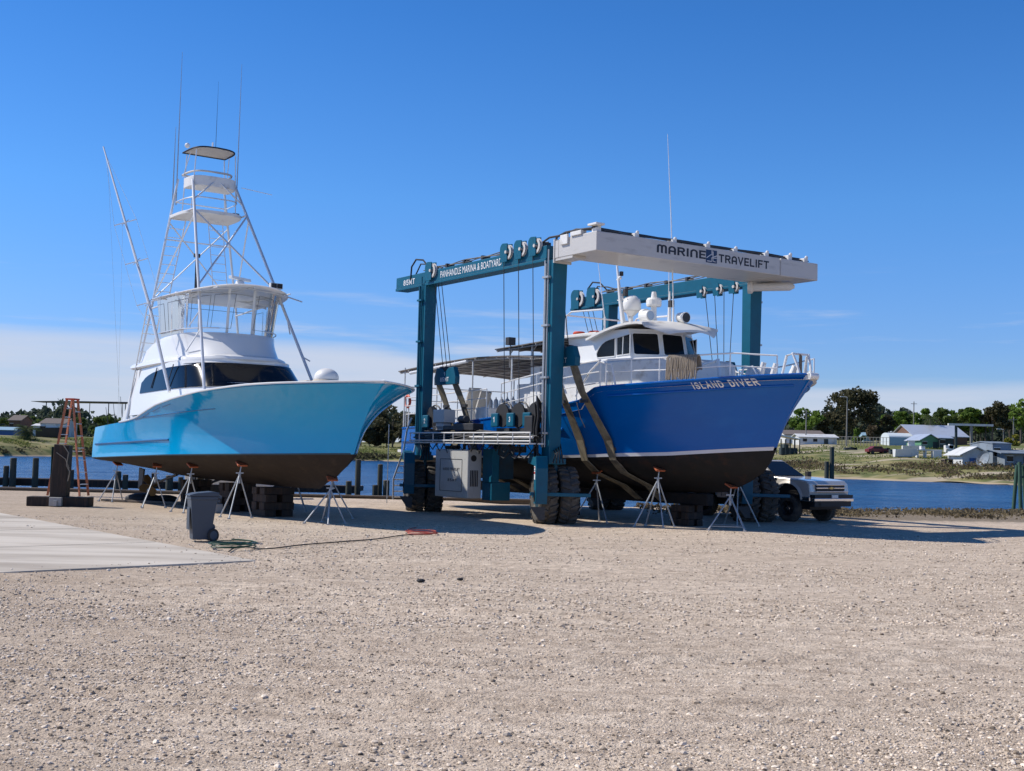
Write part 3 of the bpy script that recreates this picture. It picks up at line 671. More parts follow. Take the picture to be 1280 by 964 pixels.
# wrap-around dark windscreen: a band of the same surface, just proud of it
b = MB(); rows = []
for q in np.linspace(0, 1, 12):
    z, xf, xa, wd = 3.80+.78*q, -7.38-.96*q, -13.25, 2.055-.14*q; xlim = -12.8+3.3*q**6
    full = [p for p in plan(xf, xa, wd, n=4.6, m=3.5, k=400) if p[0] >= xlim]; half = full[:len(full)//2]
    if not half: half = full[:3]
    idx = np.linspace(0, len(half)-1, 46).astype(int); hp = [half[i] for i in idx]
    rows.append([Vector((x+.02, y-.015, ringz(z, x))) for x, y in hp[::-1]]+[Vector((x+.02, -y+.015, ringz(z, x))) for x, y in hp[1:]])
b.grid(rows)
wb = b.build("windscreen_band", 'glassd', sf, smooth=True)
b = MB()
for x in (-11.6, -10.1): b.path([Vector((x+.15*q, -2.035+.13*q-.035, ringz(3.92+.66*q, x))) for q in (0, .5, 1)], .018, 4)
b.build("window_mullion", 'black', wb)
# after wings of the house sweeping down to the cockpit
for sd_ in (1, -1):
    b = MB(); b.prism([(-13.2, sd_*2.0, 2.9), (-13.15, sd_*1.95, 4.5), (-13.55, sd_*1.95, 4.45), (-13.75, sd_*1.98, 4.0), (-14.0, sd_*2.05, 3.3), (-14.5, sd_*2.1, 2.75), (-14.5, sd_*2.1, 2.5), (-13.2, sd_*2.1, 2.5)], (0, -sd_*.10, 0))
    b.build("house_wing", 'white', sf)
b = MB(); b.bb(-13.3, -13.2, -1.9, 1.9, 2.4, 4.5); b.build("after_bulkhead", 'white', sf)
house([(4.66, -8.38, -13.9, 1.94), (4.71, -8.26, -14.0, 2.0), (4.79, -8.30, -14.0, 1.98), (4.86, -8.5, -13.9, 1.9)], "brow", 'white', True, n=3.6, m=2.6)
house([(4.82, -8.50, -13.4, 1.88), (5.05, -8.72, -13.25, 1.84), (5.25, -8.93, -12.95, 1.80), (5.42, -9.1, -12.5, 1.76), (5.55, -9.24, -11.9, 1.71), (5.62, -9.36, -11.3, 1.64)], "flybridge_coaming", 'white', n=3.0, m=2.4)
house([(5.58, -9.4, -11.9, 1.6), (5.60, -10.2, -11.2, .6)], "flybridge_console", 'white_w', True, n=3.0, m=2.4)
# hardtop, crowned, overhanging
def topz(x, y, base, cr): return base+cr*(1-(y/2.1)**2)
def slab(name, xf, xa, wd, base, cr, th, m_, n=3.0, mm=3.0, parent=sf, k=24, under=None):
    ring = plan(xf, xa, wd, n=n, m=mm, k=k); xc = xa
    # mirror aft end rounded a little
    b = MB(); rt = []; rows_t = []; rows_b = []
    for s_ in (1, .97, .8, .6, .35, .1):
        rr = []; rb = []
        for x, y in ring:
            x2 = (xf+xa)/2+(x-(xf+xa)/2)*s_; y2 = y*s_
            rr.append(Vector((x2, y2, topz(x2, y2, base, cr)+(th if s_ < 1 else th*.5)))); rb.append(Vector((x2, y2, topz(x2, y2, base, cr)+(0 if s_ < 1 else th*.5))))
        rows_t.append(rr); rows_b.append(rb)
    b.grid(rows_t, True); n0 = len(b.v); b.f.append(tuple(range(n0-len(ring), n0)))
    b.grid(rows_b[1:], True); n0 = len(b.v); b.f.append(tuple(range(n0-len(ring), n0)))
    b.grid([rows_t[0], rows_b[1]], True)
    return b.build(name, m_, parent, smooth=True)
ht = slab("hardtop", -8.35, -12.5, 1.9, 6.70, .30, .06, 'white')
b = MB()
for x in (-8.9, -10.3, -11.7): b.path([(x, y, topz(x, y, 6.66, .30)) for y in np.linspace(-1.85, 1.85, 9)], .025, 6)
for y in (-1.2, 0, 1.2): b.path([(x, y, topz(x, y, 6.67, .30)) for x in np.linspace(-12.3, -8.4, 4)], .022, 6)
b.build("hardtop_frame", 'alu', ht)
b = MB()      # posts between coaming and hardtop
for sd_ in (-1, 1):
    for x, y, x2, y2 in ((-9.85, 1.2, -9.75, 1.25), (-11.1, 1.62, -11.0, 1.66), (-11.9, 1.5, -12.1, 1.6), (-9.5, .42, -9.35, .42)):
        b.tube((x, sd_*y, 5.6), (x2, sd_*y2, topz(x2, y2, 6.68, .32)), .045, 8)
pieces(b, "hardtop_post", 'white', sf, smooth=True)
# clear vinyl curtains round the bridge
cv = bpy.data.materials.new("clear_vinyl"); cv.use_nodes = True; nt = cv.node_tree; nt.nodes.clear()
o_ = nd("ShaderNodeOutputMaterial"); mx = nd("ShaderNodeMixShader"); tr = nd("ShaderNodeBsdfTransparent"); gl = nd("ShaderNodeBsdfGlossy"); gl.inputs["Roughness"].default_value = .12
fr_ = nd("ShaderNodeFresnel"); fr_.inputs[0].default_value = 1.25; tr.inputs[0].default_value = (.93, .95, .97, 1)
nt.links.new(fr_.outputs[0], mx.inputs[0]); nt.links.new(tr.outputs[0], mx.inputs[1]); nt.links.new(gl.outputs[0], mx.inputs[2]); nt.links.new(mx.outputs[0], o_.inputs[0])
ringb = plan(-9.35, -12.0, 1.66, n=3.0, m=2.6, k=22); ringt = plan(-8.8, -12.3, 1.74, n=3.0, m=2.6, k=22)
rb = [Vector((x, y, ringz(5.62, x))) for x, y in ringb]; rt = [Vector((x, y, topz(x, y, 6.66, .32))) for x, y in ringt]
b = MB(); b.grid([rb, rt]); vc = b.build("vinyl_curtain", cv, sf)
b = MB(); m_ = len(rb)
for f0, f1 in ((.06, .17), (.18, .30), (.31, .44), (.46, .54), (.56, .69), (.70, .82), (.83, .94)):
    a_, c_ = int(f0*m_), int(f1*m_); lo, hi = .10, .86; pts = []
    idx = list(range(a_, c_+1))
    loop = [rb[i].lerp(rt[i], lo) for i in idx]+[rb[idx[-1]].lerp(rt[idx[-1]], q) for q in (.25, .5, .75)]+[rb[i].lerp(rt[i], hi) for i in idx[::-1]]+[rb[idx[0]].lerp(rt[idx[0]], q) for q in (.75, .5, .25)]
    b.path(loop+[loop[0]], .007, 4)
b.build("curtain_trim", 'dark', vc)
b = MB(); b.path([Vector((x*1.0, y*1.02, ringz(5.74, x))) for x, y in plan(-9.2, -12.0, 1.72, n=3, m=2.6)][6:-6], .018, 6)
b.build("bridge_rail", 'alu', sf, smooth=True)
# radar, light bar, small horn on the hardtop
b = MB(); b.lathe([(0, .22), (.12, .2), (.16, .1), (.2, 0), (0, 0)], (-9.6, 0, 7.09), n=16); b.box((-9.6, 0, 7.36), (.14, .95, .09), (0, 0, .5)); b.build("radar_scanner", 'white', sf, bevel=.01)
b = MB(); b.box((-9.4, 1.15, 7.22), (.12, .42, .18)); b.build("spotlight", 'white_w', sf)
b = MB()
for y in (1.05, 1.25): b.box((-9.32, y, 7.22), (.06, .16, .14))
b.build("spotlight_lens", 'dark', sf.children[-1])
b = MB(); b.lathe([(0, .13), (.09, .11), (.13, 0), (0, 0)], (-11.6, -1.3, 6.9), n=14); b.build("dome_antenna", 'white', sf, smooth=True)
# ---- tuna tower
tw = MB()
FL = {sd_: (Vector((-7.45, sd_*1.86, 3.55)), Vector((-12.15, sd_*.74, 10.9))) for sd_ in (1, -1)}
AL = {sd_: (Vector((-13.8, sd_*2.1, 2.85)), Vector((-13.35, sd_*.82, 11.1))) for sd_ in (1, -1)}
def on(seg, z): a_, b_ = seg; return a_.lerp(b_, (z-a_.z)/(b_.z-a_.z))
for sd_ in (1, -1):
    tw.tube(*FL[sd_], .048); tw.path([AL[sd_][0], on(AL[sd_], 6.6)+Vector((.1, 0, 0)), AL[sd_][1]], .042, 8)
pieces(tw, "tower_leg", 'alu', sf, smooth=True)
b = MB()
b.tube(on(FL[-1], 7.05), on(FL[1], 9.75), .032); b.tube(on(FL[1], 7.05), on(FL[-1], 9.75), .032)
b.tube(on(FL[-1], 10.15), (-11.9, 0, 10.95), .028); b.tube(on(FL[1], 10.15), (-11.9, 0, 10.95), .028)
for sd_ in (1, -1):
    b.tube(on(FL[sd_], 6.75), on(AL[sd_], 6.6), .03); b.tube(on(FL[sd_], 9.8), on(AL[sd_], 9.8), .03); b.tube(on(AL[sd_], 6.9), on(FL[sd_], 9.6), .024)
    b.tube(on(FL[sd_], 4.9), Vector((-8.5, sd_*2.0, 4.8)), .022); b.tube(on(FL[sd_], 6.2), (-9.4, sd_*1.7, 5.7), .022)
    b.tube(on(FL[sd_], 5.6), (-8.9, sd_*1.95, 4.86), .022)
b.tube(on(AL[-1], 9.0), on(AL[1], 9.0), .022); b.tube(on(AL[-1], 6.9), on(AL[1], 9.6), .022); b.tube(on(AL[1], 6.9), on(AL[-1], 9.6), .022)
b.build("tower_brace", 'alu', sf, smooth=True)
def ladder(name, p, q, off, n, r=.022, rr=.014):
    p, q, off = Vector(p), Vector(q), Vector(off); b = MB(); b.tube(p, q, r); b.tube(p+off, q+off, r)
    for i in range(1, n): a_ = p.lerp(q, i/n); b.tube(a_, a_+off, rr, 6)
    return b.build(name, 'alu', sf, smooth=True)
ladder("tower_ladder", on(AL[-1], 6.6)+Vector((-.05, .02, 0)), on(AL[-1], 10.0)+Vector((.1, .0, 0)), (.05, .52, 0), 11)
ladder("bridge_ladder", (-13.95, -2.05, 3.0), (-12.75, -1.9, 6.6), (-.1, .5, 0), 12)
ladder("inner_ladder", (-12.2, .15, 7.05), (-12.5, -.05, 9.9), (.02, .5, 0), 10, .016, .011)
def platform(name, z, xf, xa, wd, th, m_='white_w'):
    b = MB(); ring = plan(xf, xa, wd, n=4, m=4, k=12); b.prism([Vector((x, y, z)) for x, y in ring], (0, 0, th)); return b.build(name, m_, sf, bevel=.015)
pf = platform("tower_platform", 9.72, -11.55, -13.45, 1.05, .11)
platform("control_pod", 10.70, -11.85, -12.85, .80, .34, 'white_w')
b = MB(); b.path([Vector((x, y, 10.28)) for x, y in plan(-11.75, -13.3, .90, n=4, m=4, k=12)], .022, 6); b.build("guard_rail", 'alu', sf, smooth=True)
b = MB(); b.path([Vector((x, y, 11.22)) for x, y in plan(-12.0, -13.2, .74, n=4, m=4, k=12)], .035, 6); b.build("belly_pad", 'canvasl', sf, smooth=True)
b = MB()
for x, y in ((-12.1, -.78), (-12.1, .78), (-13.0, -.76), (-13.0, .76)): b.tube((x, y, 9.9), (x+(.05 if x > -13 else 0), y*.88, 11.9), .020)
for x, y in ((-12.6, -.78), (-12.6, .78)): b.tube((x-.4, y, 11.1), (x, y*.88, 11.92), .014)
pieces(b, "tower_post", 'alu', sf, smooth=True)
slabt = slab("sun_top", -11.95, -13.15, .74, 11.62, .42, .025, 'canvasl', n=5, mm=5, k=14)
b = MB(); b.path([Vector((x, y, topz(x, y, 11.62, .42))) for x, y in plan(-11.93, -13.17, .76, n=5, m=5, k=14)], .028, 6); b.build("sun_top_binding", 'black', slabt, smooth=True)
b = MB(); b.box((-12.4, .85, 9.90), (.4, .22, .14)); b.build("tower_box", 'steel', sf)
b = MB(); b.tube((-12.1, .95, 10.85), (-11.9, 2.0, 10.72), .012, 5); b.tube((-12.4, .0, 12.05), (-12.4, 0, 12.32), .03); b.ball((-12.9, -.7, 12.2), .09); b.build("masthead_fitting", 'white', sf)
for (x, y, z0, z1, r) in ((-13.35, -.86, 10.2, 15.5, .022), (-13.45, -.95, 10.0, 12.9, .024), (-12.4, .92, 10.3, 15.2, .020), (-12.9, .3, 12.05, 14.6, .009)):
    b = MB(); zm = z0+(z1-z0)*.45; b.path([(x, y, z0), (x+.02, y, zm), (x+.05, y, z1)], [r, r*.85, r*.28], 6); b.build("whip_antenna", 'galv' if z0 < 11 else 'steel', sf, smooth=True)
# exhaust-like black mast aft of the hardtop
b = MB(); b.tube((-12.55, -.35, 6.9), (-12.55, -.35, 8.35), .05); b.box((-12.55, -.35, 8.42), (.1, .2, .12)); b.build("fin_mast", 'steel', sf)
# outriggers
for sd_ in (1, -1):
    a_ = Vector((-9.2, sd_*2.3, 3.63)); q_ = Vector((-11.2, sd_*2.35, 6.42)); e_ = Vector((-16.05, sd_*2.6, 12.45)) if sd_ < 0 else Vector((-16.4, 1.9, 10.6))
    if sd_ > 0: continue
    b = MB(); pts = [a_, q_, q_.lerp(e_, .33), q_.lerp(e_, .66), e_]; b.path(pts, [.055, .052, .045, .036, .026], 8); og = b.build("outrigger", 'alu', sf, smooth=True)
    b = MB()
    for f_ in (.02, .26, .50):
        c_ = q_.lerp(e_, f_); b.tube(c_+Vector((.28, .28, .10)), c_-Vector((.28, .28, .10)), .018, 6); b.tube(c_+Vector((-.22, .18, .15)), c_-Vector((-.22, .18, .15)), .014, 6)
    for s2 in (1, -1):
        b.path([q_.lerp(e_, -.2)]+[q_.lerp(e_, f_)+Vector((.28, .28, .10))*s2 for f_ in (.02, .26, .50)]+[q_.lerp(e_, .95)], .0055, 4)
    b.build("spreader", 'alu', og)
    b = MB()
    for k in range(2): b.tube(q_.lerp(e_, .9-.35*k), Vector((-14.2-.25*k, sd_*2.2, 2.9)), .0035, 4)
    b.build("rigging_line", 'galv', sf)
# foredeck liferaft, rods aft
b = MB(); b.ball((-3.25, 0, 3.96), .34, sc=(1, 1, .78), n=24, m=14); b.build("raft_dome", 'white_w', sf, smooth=True)
b = MB(); b.lathe([(.37, 0), (.41, .06), (.37, .16), (.31, .16)], (-3.25, 0, 3.74), n=24); b.box((-3.75, -.3, 3.80), (.5, .35, .16)); b.build("raft_cradle", 'tan', sf, bevel=.02)
b = MB()
for k in range(3): y = -1.9+.25*k; b.tube((-16.3, y, 2.3), (-16.5, y-.1, 3.3+.2*k), .015, 6, .008)
b.build("rod", 'steel', sf)
# running gear below the stern
b = MB()
for y in (-.95, .95):
    b.tube((-12.0, y, 1.05), (-14.6, y, .62), .045); b.beam((-14.3, y, 1.05), (-14.3, y, .66), .05, .12)
b.build("propeller_shaft", 'steel', sf)
for y in (-.95, .95):
    b = MB()
    for k in range(4):
        a_ = k*PI/2+.4; u_ = Vector((0, math.cos(a_), math.sin(a_))); v_ = Vector((.25, -math.sin(a_), math.cos(a_))).normalized(); c0_ = Vector((-14.65, y, .61))
        b.prism([c0_+u_*.05-v_*.05, c0_+u_*.2-v_*.15, c0_+u_*.37-v_*.09, c0_+u_*.4+v_*.05, c0_+u_*.24+v_*.16, c0_+u_*.05+v_*.06], (.02, 0, 0))
    b.tube((-14.8, y, .6), (-14.5, y, .63), .07); b.build("propeller", mat("bronze", (.25, .16, .07), .45, .7), sf)
    b = MB(); b.prism([(-15.25, y-.03, 1.15), (-15.75, y-.03, 1.2), (-15.8, y-.03, .45), (-15.4, y-.03, .42)], (0, .06, 0)); b.build("rudder", 'steel', sf, bevel=.01)

# ================================================================== JACK STANDS
def stand(name, label, top, foot_h, spread, group, fr=None, lean=(0, 0), legs=3, rot=0.0, bars=False):
    """tripod boat stand; top = world point of the pad"""
    top = Vector(top); t = thing(name, label, "boat stand", (top.x-lean[0], top.y-lean[1], 0), 0, group)
    tp = Vector((lean[0], lean[1], top.z)); hd = Vector((lean[0]*.75, lean[1]*.75, top.z-.30))
    for k in range(legs):
        a_ = rot+2*PI*k/legs; ft = Vector((math.cos(a_)*spread, math.sin(a_)*spread, .02)); b = MB(); b.tube(hd, ft, .021, 8); b.box(ft, (.08, .08, .03)); b.build("leg", 'galv', t, smooth=False)
    b = MB(); b.tube(hd-Vector((0, 0, .25)), hd+Vector((0, 0, .02)), .04); b.tube(hd, tp-Vector((0, 0, .03)), .018); b.box(hd+Vector((0, 0, .04)), (.22, .03, .03)); b.build("screw", 'galv', t)
    b = MB(); b.box(tp, (.28, .27, .045), (lean[1]*.8+.35, .0, rot)); b.build("pad", 'pad', t, bevel=.01)
    if bars:
        b = MB(); F_ = [Vector((math.cos(rot+2*PI*k/legs)*spread*.9, math.sin(rot+2*PI*k/legs)*spread*.9, .12)) for k in range(legs)]
        for k in range(legs): b.tube(F_[k], F_[(k+1) % legs], .012, 5)
        b.build("spreader_bar", 'galv', t)
    return t
def loc2w(o, th, x, y, z=0):
    d = Vector((math.sin(th), -math.cos(th), 0)); p = Vector((math.cos(th), math.sin(th), 0)); return Vector((o[0], o[1], 0))+d*x+p*y+Vector((0, 0, z))
GS = "jack stands under the sky blue sportfisher"
def sf_stand(label, x, t, side, spread, legs=3, rot=0., out=.18):
    p = H.at_x(x, t, side, .0); w_ = loc2w(SO, STH, p.x, p.y, p.z-.04); pv = Vector((math.cos(STH), math.sin(STH)))*side*-out
    stand("boat_stand", label, w_, 0, spread, GS, lean=(pv.x, pv.y), legs=legs, rot=rot)
sf_stand("tripod stand below the middle of the sportfisher, right of the wheeled bin", -5.5, -.30, -1, .52, 3, .5)
sf_stand("tripod stand under the sportfisher just left of the wheeled bin", -8.6, -.40, -1, .50, 3, .7)
sf_stand("tripod stand under the after hull, second from the sportfisher's stern", -11.5, -.42, -1, .48, 3, .3)
sf_stand("dark tripod stand under the sportfisher's stern corner by the ladder", -15.7, -.45, -1, .46, 3, .9)
sf_stand("tripod stand under the sportfisher's stem, rightmost of its stands", -2.6, -.74, -1, .55, 4, .3)
sf_stand("shaded stand on the far side of the sportfisher's forefoot", -4.6, -.5, 1, .5, 3, .2)
sf_stand("shaded stand on the far side of the sportfisher's middle", -8.6, -.45, 1, .5, 3, 1.2)
sf_stand("shaded stand on the far side of the sportfisher's after hull", -12.5, -.45, 1, .5, 3, .6)

# ================================================================== ISLAND DIVER
IO = P0+pdir*4.15
iv = thing("dive_boat", "cobalt blue steel dive boat with white wheelhouse hanging in the boat hoist", "boat", **frame(IO, TH))
I = Hull(xs=-11.1, stem=[(-1, 3.3), (-.85, 4.1), (-.6, 4.72), (-.3, 5.0), (0, 5.15), (.3, 5.42), (.6, 5.79), (.85, 6.17), (1, 6.44)],
         zw=[(-11, 1.78), (-4, 1.86), (-1, 1.92), (2.5, 2.05), (5.2, 2.26), (6.5, 2.34)], zk=[(-11, 1.2), (-9, .98), (-3, .9), (2.3, .98), (4, 1.1), (6, 1.3)],
         zs=[(-11.1, 2.82), (-7, 2.98), (-3, 3.25), (-.6, 3.50), (.1, 3.60), (.45, 3.86), (.75, 3.96), (2, 4.0), (4, 4.08), (6.5, 4.26)],
         Bw=2.72, Bs=2.95, nw=(3.8, 1.2), nsh=(6.6, 1.25), ge=[(0, .6), (.6, .9), (.85, 1.5), (1, 1.7)], aft=.97, afts=.90, vq=.9, round=2.0)
I.surf(.035, 1, 14, 80).build("hull_topsides", 'blue', iv, smooth=True)
I.transom(0, 1).build("transom", 'blue', iv)
I.surf(-1, -.0, 10, 70).build("hull_bottom", 'blackb', iv, smooth=True); I.transom(-1, 0).build("transom_bottom", 'blackb', iv)
I.surf(-.01, .045, 2, 80, .008, ue=.998).build("boot_stripe", 'stripe', iv, smooth=True)
b = MB()
for sd_ in (1, -1): b.path([I.at_xz(x, interp(x, I.zs)-.26, sd_, .02) for x in np.linspace(1.1, 6.05, 26)], .032, 6)
for sd_ in (1, -1): b.path([I.at_x(x, .55, sd_, .02) for x in np.linspace(-11, -1.0, 20)], .045, 6)
b.build("rubbing_strake", 'blue', iv, smooth=True)
b = MB()
for sd_ in (1, -1): b.path([I.pt(1-(1-i/60)**1.6, 1, sd_)+Vector((0, 0, .01)) for i in range(61)], .035, 6)
b.build("gunwale", 'blue', iv, smooth=True)
b = MB(); rows = []
for i in range(61):
    u = 1-(1-i/60)**1.6; p = I.pt(u, 1, 1); z = p.z-(.12 if p.x > .3 else .25); rows.append([Vector((p.x, p.y*.985*k, z)) for k in (1, .5, 0, -.5, -1)])
b.grid(rows); b.build("deck", 'white_w', iv)
# name on both bows
def name_fn(sd_):
    def fn(u, v):
        x = 3.94+1.54*u if sd_ < 0 else 5.48-1.54*u
        return I.at_xz(x, interp(x, I.zs)-.045-.185*(1-v), sd_, .014)
    return fn
text_on("ISLAND DIVER", name_fn(-1), "name_lettering", 'lett', iv, 1.3, 1.7)
text_on("ISLAND DIVER", name_fn(1), "name_lettering", 'lett', iv, 1.3, 1.7)
# deckhouse
b = MB(); zb_, zt_ = 3.3, 4.86
ring = [(-3.6, -1.75), (1.4, -1.75), (1.9, -1.6), (2.25, -1.15), (2.4, -.5), (2.4, .5), (2.25, 1.15), (1.9, 1.6), (1.4, 1.75), (-3.6, 1.75)]
b.grid([[Vector((x+.15*(z < 4)*(x > 1), y, z)) for x, y in ring] for z in (zb_, 4.5, 4.78)], True)
b.grid([[Vector((x*f, y*f, 4.78+dz)) for x, y in ring] for f, dz in ((1, 0), (.96, .08), (.1, .10))], True)
dh = b.build("deckhouse", 'white_w', iv, smooth=True)
b = MB(); prof = [(-2.75, -1.32), (.5, -1.32), (.98, -.48), (.98, .48), (.5, 1.32), (-2.75, 1.32)]
def phx(x, z): return x-(.0 if x < .5 else (z-4.85)*.22)
b.grid([[Vector((phx(x, z), y*(1-(z-4.85)*.04), z)) for x, y in prof] for z in (4.8, 5.3, 5.82)], True)
ph = b.build("wheelhouse", 'white', iv, bevel=.02)
def winpoly(P, name="wheelhouse_window", m_='glassd'):
    b = MB(); P = [Vector(p) for p in P]; n_ = (P[1]-P[0]).cross(P[2]-P[1]).normalized(); c_ = sum(P, Vector())/len(P)
    if n_.dot(Vector((c_.x+1, c_.y, 0))) < 0: n_ = -n_
    b.prism([p+n_*.004 for p in P], n_*.02); o = b.build(name, m_, iv)
    bf = MB(); q = [p+(p-c_).normalized()*.02+n_*.018 for p in P]; bf.path(q+[q[0]], .022, 5); bf.build("window_frame", 'white', o); return o
def quad_r(A_, B_, z0, z1, r=.09):
    """rounded rectangle between plan points A_,B_ on the raked front"""
    pts = []
    for (u, v) in ((r, 0), (1-r, 0), (1-r*.3, r*.3), (1, r), (1, 1-r), (1-r*.3, 1-r*.3), (1-r, 1), (r, 1), (r*.3, 1-r*.3), (0, 1-r), (0, r), (r*.3, r*.3)):
        z = z0+(z1-z0)*v; xa_, ya_ = A_; xb_, yb_ = B_; s_ = 1-(z-4.85)*.04
        pts.append(Vector((phx(xa_, z)*(1-u)+phx(xb_, z)*u, (ya_*(1-u)+yb_*u)*s_, z)))
    return pts
def lerp2(a_, b_, f): return (a_[0]*(1-f)+b_[0]*f, a_[1]*(1-f)+b_[1]*f)
for a_, b_ in (((.52, -1.285), (.98, -.48)), ((.981, -.48), (.981, .48)), ((.98, .48), (.52, 1.285))):
    winpoly(quad_r(lerp2(a_, b_, .08), lerp2(a_, b_, .92), 5.04, 5.68))
for sd_ in (-1, 1):
    y = sd_*1.30
    winpoly([(-.16, y, 5.04), (-.16, y, 5.56), (.44, y, 5.64), (.44, y, 5.06)][::-sd_])
    arc = [(-.28, y, 5.02), (-.28, y, 5.56)]+[(-.28-.9*math.sin(t), y, 5.02+.54*math.cos(t)) for t in np.linspace(.25, 1.35, 8)]+[(-1.12, y, 5.02)]
    winpoly(arc[::-sd_])
b = MB(); b.tube((.12, -1.33, 5.05), (.12, -1.31, 5.6), .02); b.build("window_mullion", 'white', iv)
# curved roof with visor
b = MB(); rows = []
for u in np.linspace(0, 1, 15):
    x = -1.5+3.45*u; wd_ = 1.52*(1-max(0, (u-.72)/.28)**2.4*.42); zc_ = 5.62+.36*math.sin(min(1, u*1.25)*PI*.62)-.30*max(0, (u-.72)/.28)**1.8
    rows.append([Vector((x-.25*(k/4)**2*(u > .8), wd_*k/4, zc_+.10*(1-(k/4)**2))) for k in range(-4, 5)])
b.grid(rows); b.grid([[p-Vector((0, 0, .07)) for p in r] for r in rows])
for e_ in (0, -1): b.grid([rows[e_], [p-Vector((0, 0, .07)) for p in rows[e_]]])
for e_ in (0, -1): b.grid([[r[e_] for r in rows], [r[e_]-Vector((0, 0, .07)) for r in rows]])
b.build("wheelhouse_roof", 'white_w', iv, smooth=True)
b = MB(); b.bb(-2.95, -1.0, -1.5, 1.5, 5.70, 5.80); b.build("boat_deck", 'white_w', iv, bevel=.02)
b = MB()
for k in range(3): b.lathe([(0, 0), (.17, 0), (.2, .05), (.2, .11), (.16, .15), (0, .16)], (-2.6+.55*k, -.95+.2*k, 5.80), n=14)
b.box((-2.9, 1.0, 5.9), (.5, .8, .18)); pieces(b, "raft_canister", 'redo', iv, smooth=True)
b = MB(); b.path([(-2.7, -1.4, 5.8), (-2.7, -1.4, 6.42), (-2.5, -1.35, 6.55), (-.9, -1.3, 6.5)], .03, 8); b.path([(-2.7, 1.4, 5.8), (-2.7, 1.4, 6.42), (-2.5, 1.35, 6.55), (-.9, 1.3, 6.5)], .03, 8)
b.tube((-2.7, -1.4, 6.45), (-2.7, 1.4, 6.45), .025); b.build("boat_deck_rail", 'white', iv, smooth=True)
b = MB(); b.box((-.75, .3, 5.98), (.9, .5, .18)); b.build("roof_locker", 'steel', iv, bevel=.04)
b = MB(); b.path([(-1.35, -.9, 5.82), (-.5, -1.05, 5.98), (.1, -1.05, 6.02)], .025, 6); b.path([(-1.35, -.6, 5.85), (-.5, -.75, 6.0), (.1, -.75, 6.06)], .025, 6)
for k in range(5): b.tube((-1.1+.25*k, -1.0, 5.88+.04*k), (-1.1+.25*k, -.7, 5.9+.04*k), .015, 5)
b.build("roof_rack", 'white', iv)
# radomes, mast, searchlights, whips
b = MB(); b.tube((-.95, -.15, 5.9), (-.95, -.15, 6.42), .06, 10); b.lathe([(.07, 0), (.2, .12), (.28, .16)], (-.95, -.15, 6.38), n=18); b.build("radome_stalk", 'white', iv, smooth=True)
b = MB(); b.lathe([(0, 0), (.27, 0), (.30, .05), (.30, .22), (.26, .36), (.16, .46), (0, .50)], (-.95, -.15, 6.55), n=22); b.build("radome", 'white', iv, smooth=True)
b = MB(); b.path([(-.85, -.5, 5.85), (-1.15, -.45, 6.9), (-1.42, -.4, 8.1)], [.085, .06, .03], 8); b.path([(-1.15, .1, 5.9), (-1.2, -.35, 7.1)], .035, 6)
b.tube((-1.38, -.42, 7.55), (-1.25, -.42, 7.55), .02); b.ball((-1.22, -.42, 7.6), .06); b.box((-1.1, -.40, 6.9), (.5, .03, .03)); b.build("mast", 'white', iv, smooth=True)
b = MB(); b.box((-1.02, -.35, 7.12), (.12, .12, .22)); b.box((-1.3, -.3, 7.75), (.09, .09, .14)); pieces(b, "navigation_lamp", 'steel', iv)
b = MB(); b.tube((-.05, 0, 5.95), (-.05, 0, 6.25), .11, 12); b.tube((-.05, 0, 6.2), (-.05, 0, 6.75), .09, 12); b.lathe([(0, 0), (.22, 0), (.24, .06), (.24, .2), (.2, .26), (0, .28)], (-.05, 0, 6.62), n=18); b.tube((-.05, 0, 6.88), (-.05, 0, 7.08), .10, 12, .07)
b.tube((-.42, -.1, 6.35), (-.28, -.1, 6.35), .22, 16); b.tube((-.1, -.35, 6.32), (.22, -.35, 6.30), .15, 16, .17); b.build("antenna_cluster", 'white', iv, bevel=.008)
b = MB(); b.tube((.222, -.35, 6.30), (.235, -.35, 6.30), .14, 16); b.build("lamp_lens", 'lamp', iv.children[-1])
b = MB(); b.tube((.92, -.2, 5.98), (.92, -.2, 6.6), .06, 10, .05); b.tube((.92, -.2, 6.6), (.92, -.2, 6.98), .05, 8, .015); b.tube((1.05, .08, 6.2), (1.36, .08, 6.18), .15, 16, .17); b.tube((1.15, .08, 5.95), (1.15, .08, 6.1), .06); b.build("searchlight", 'white', iv, bevel=.006)
b = MB(); b.tube((1.362, .08, 6.18), (1.372, .08, 6.18), .145, 16); b.box((.99, -.2, 6.6), (.14, .13, .2)); b.build("searchlight_lens", 'steel', iv.children[-1])
b = MB(); b.tube((1.15, -.25, 5.95), (1.15, -.25, 6.45), .03); b.path([(1.15, -.25, 6.4), (1.05, -.3, 9), (.93, -.4, 11.75)], [.022, .016, .007], 6); b.build("whip_antenna", 'white', iv, smooth=True)
b = MB(); b.tube((-2.5, 0, 5.8), (-2.5, 0, 6.5), .035); b.path([(-2.5, 0, 6.45), (-2.95, .0, 8.5)], [.02, .008], 6); b.build("whip_antenna", 'white', iv, smooth=True)
b = MB(); b.path([(.3, .3, 6.0), (.28, .3, 8.0)], [.018, .008], 6); b.build("whip_antenna", 'white', iv, smooth=True)
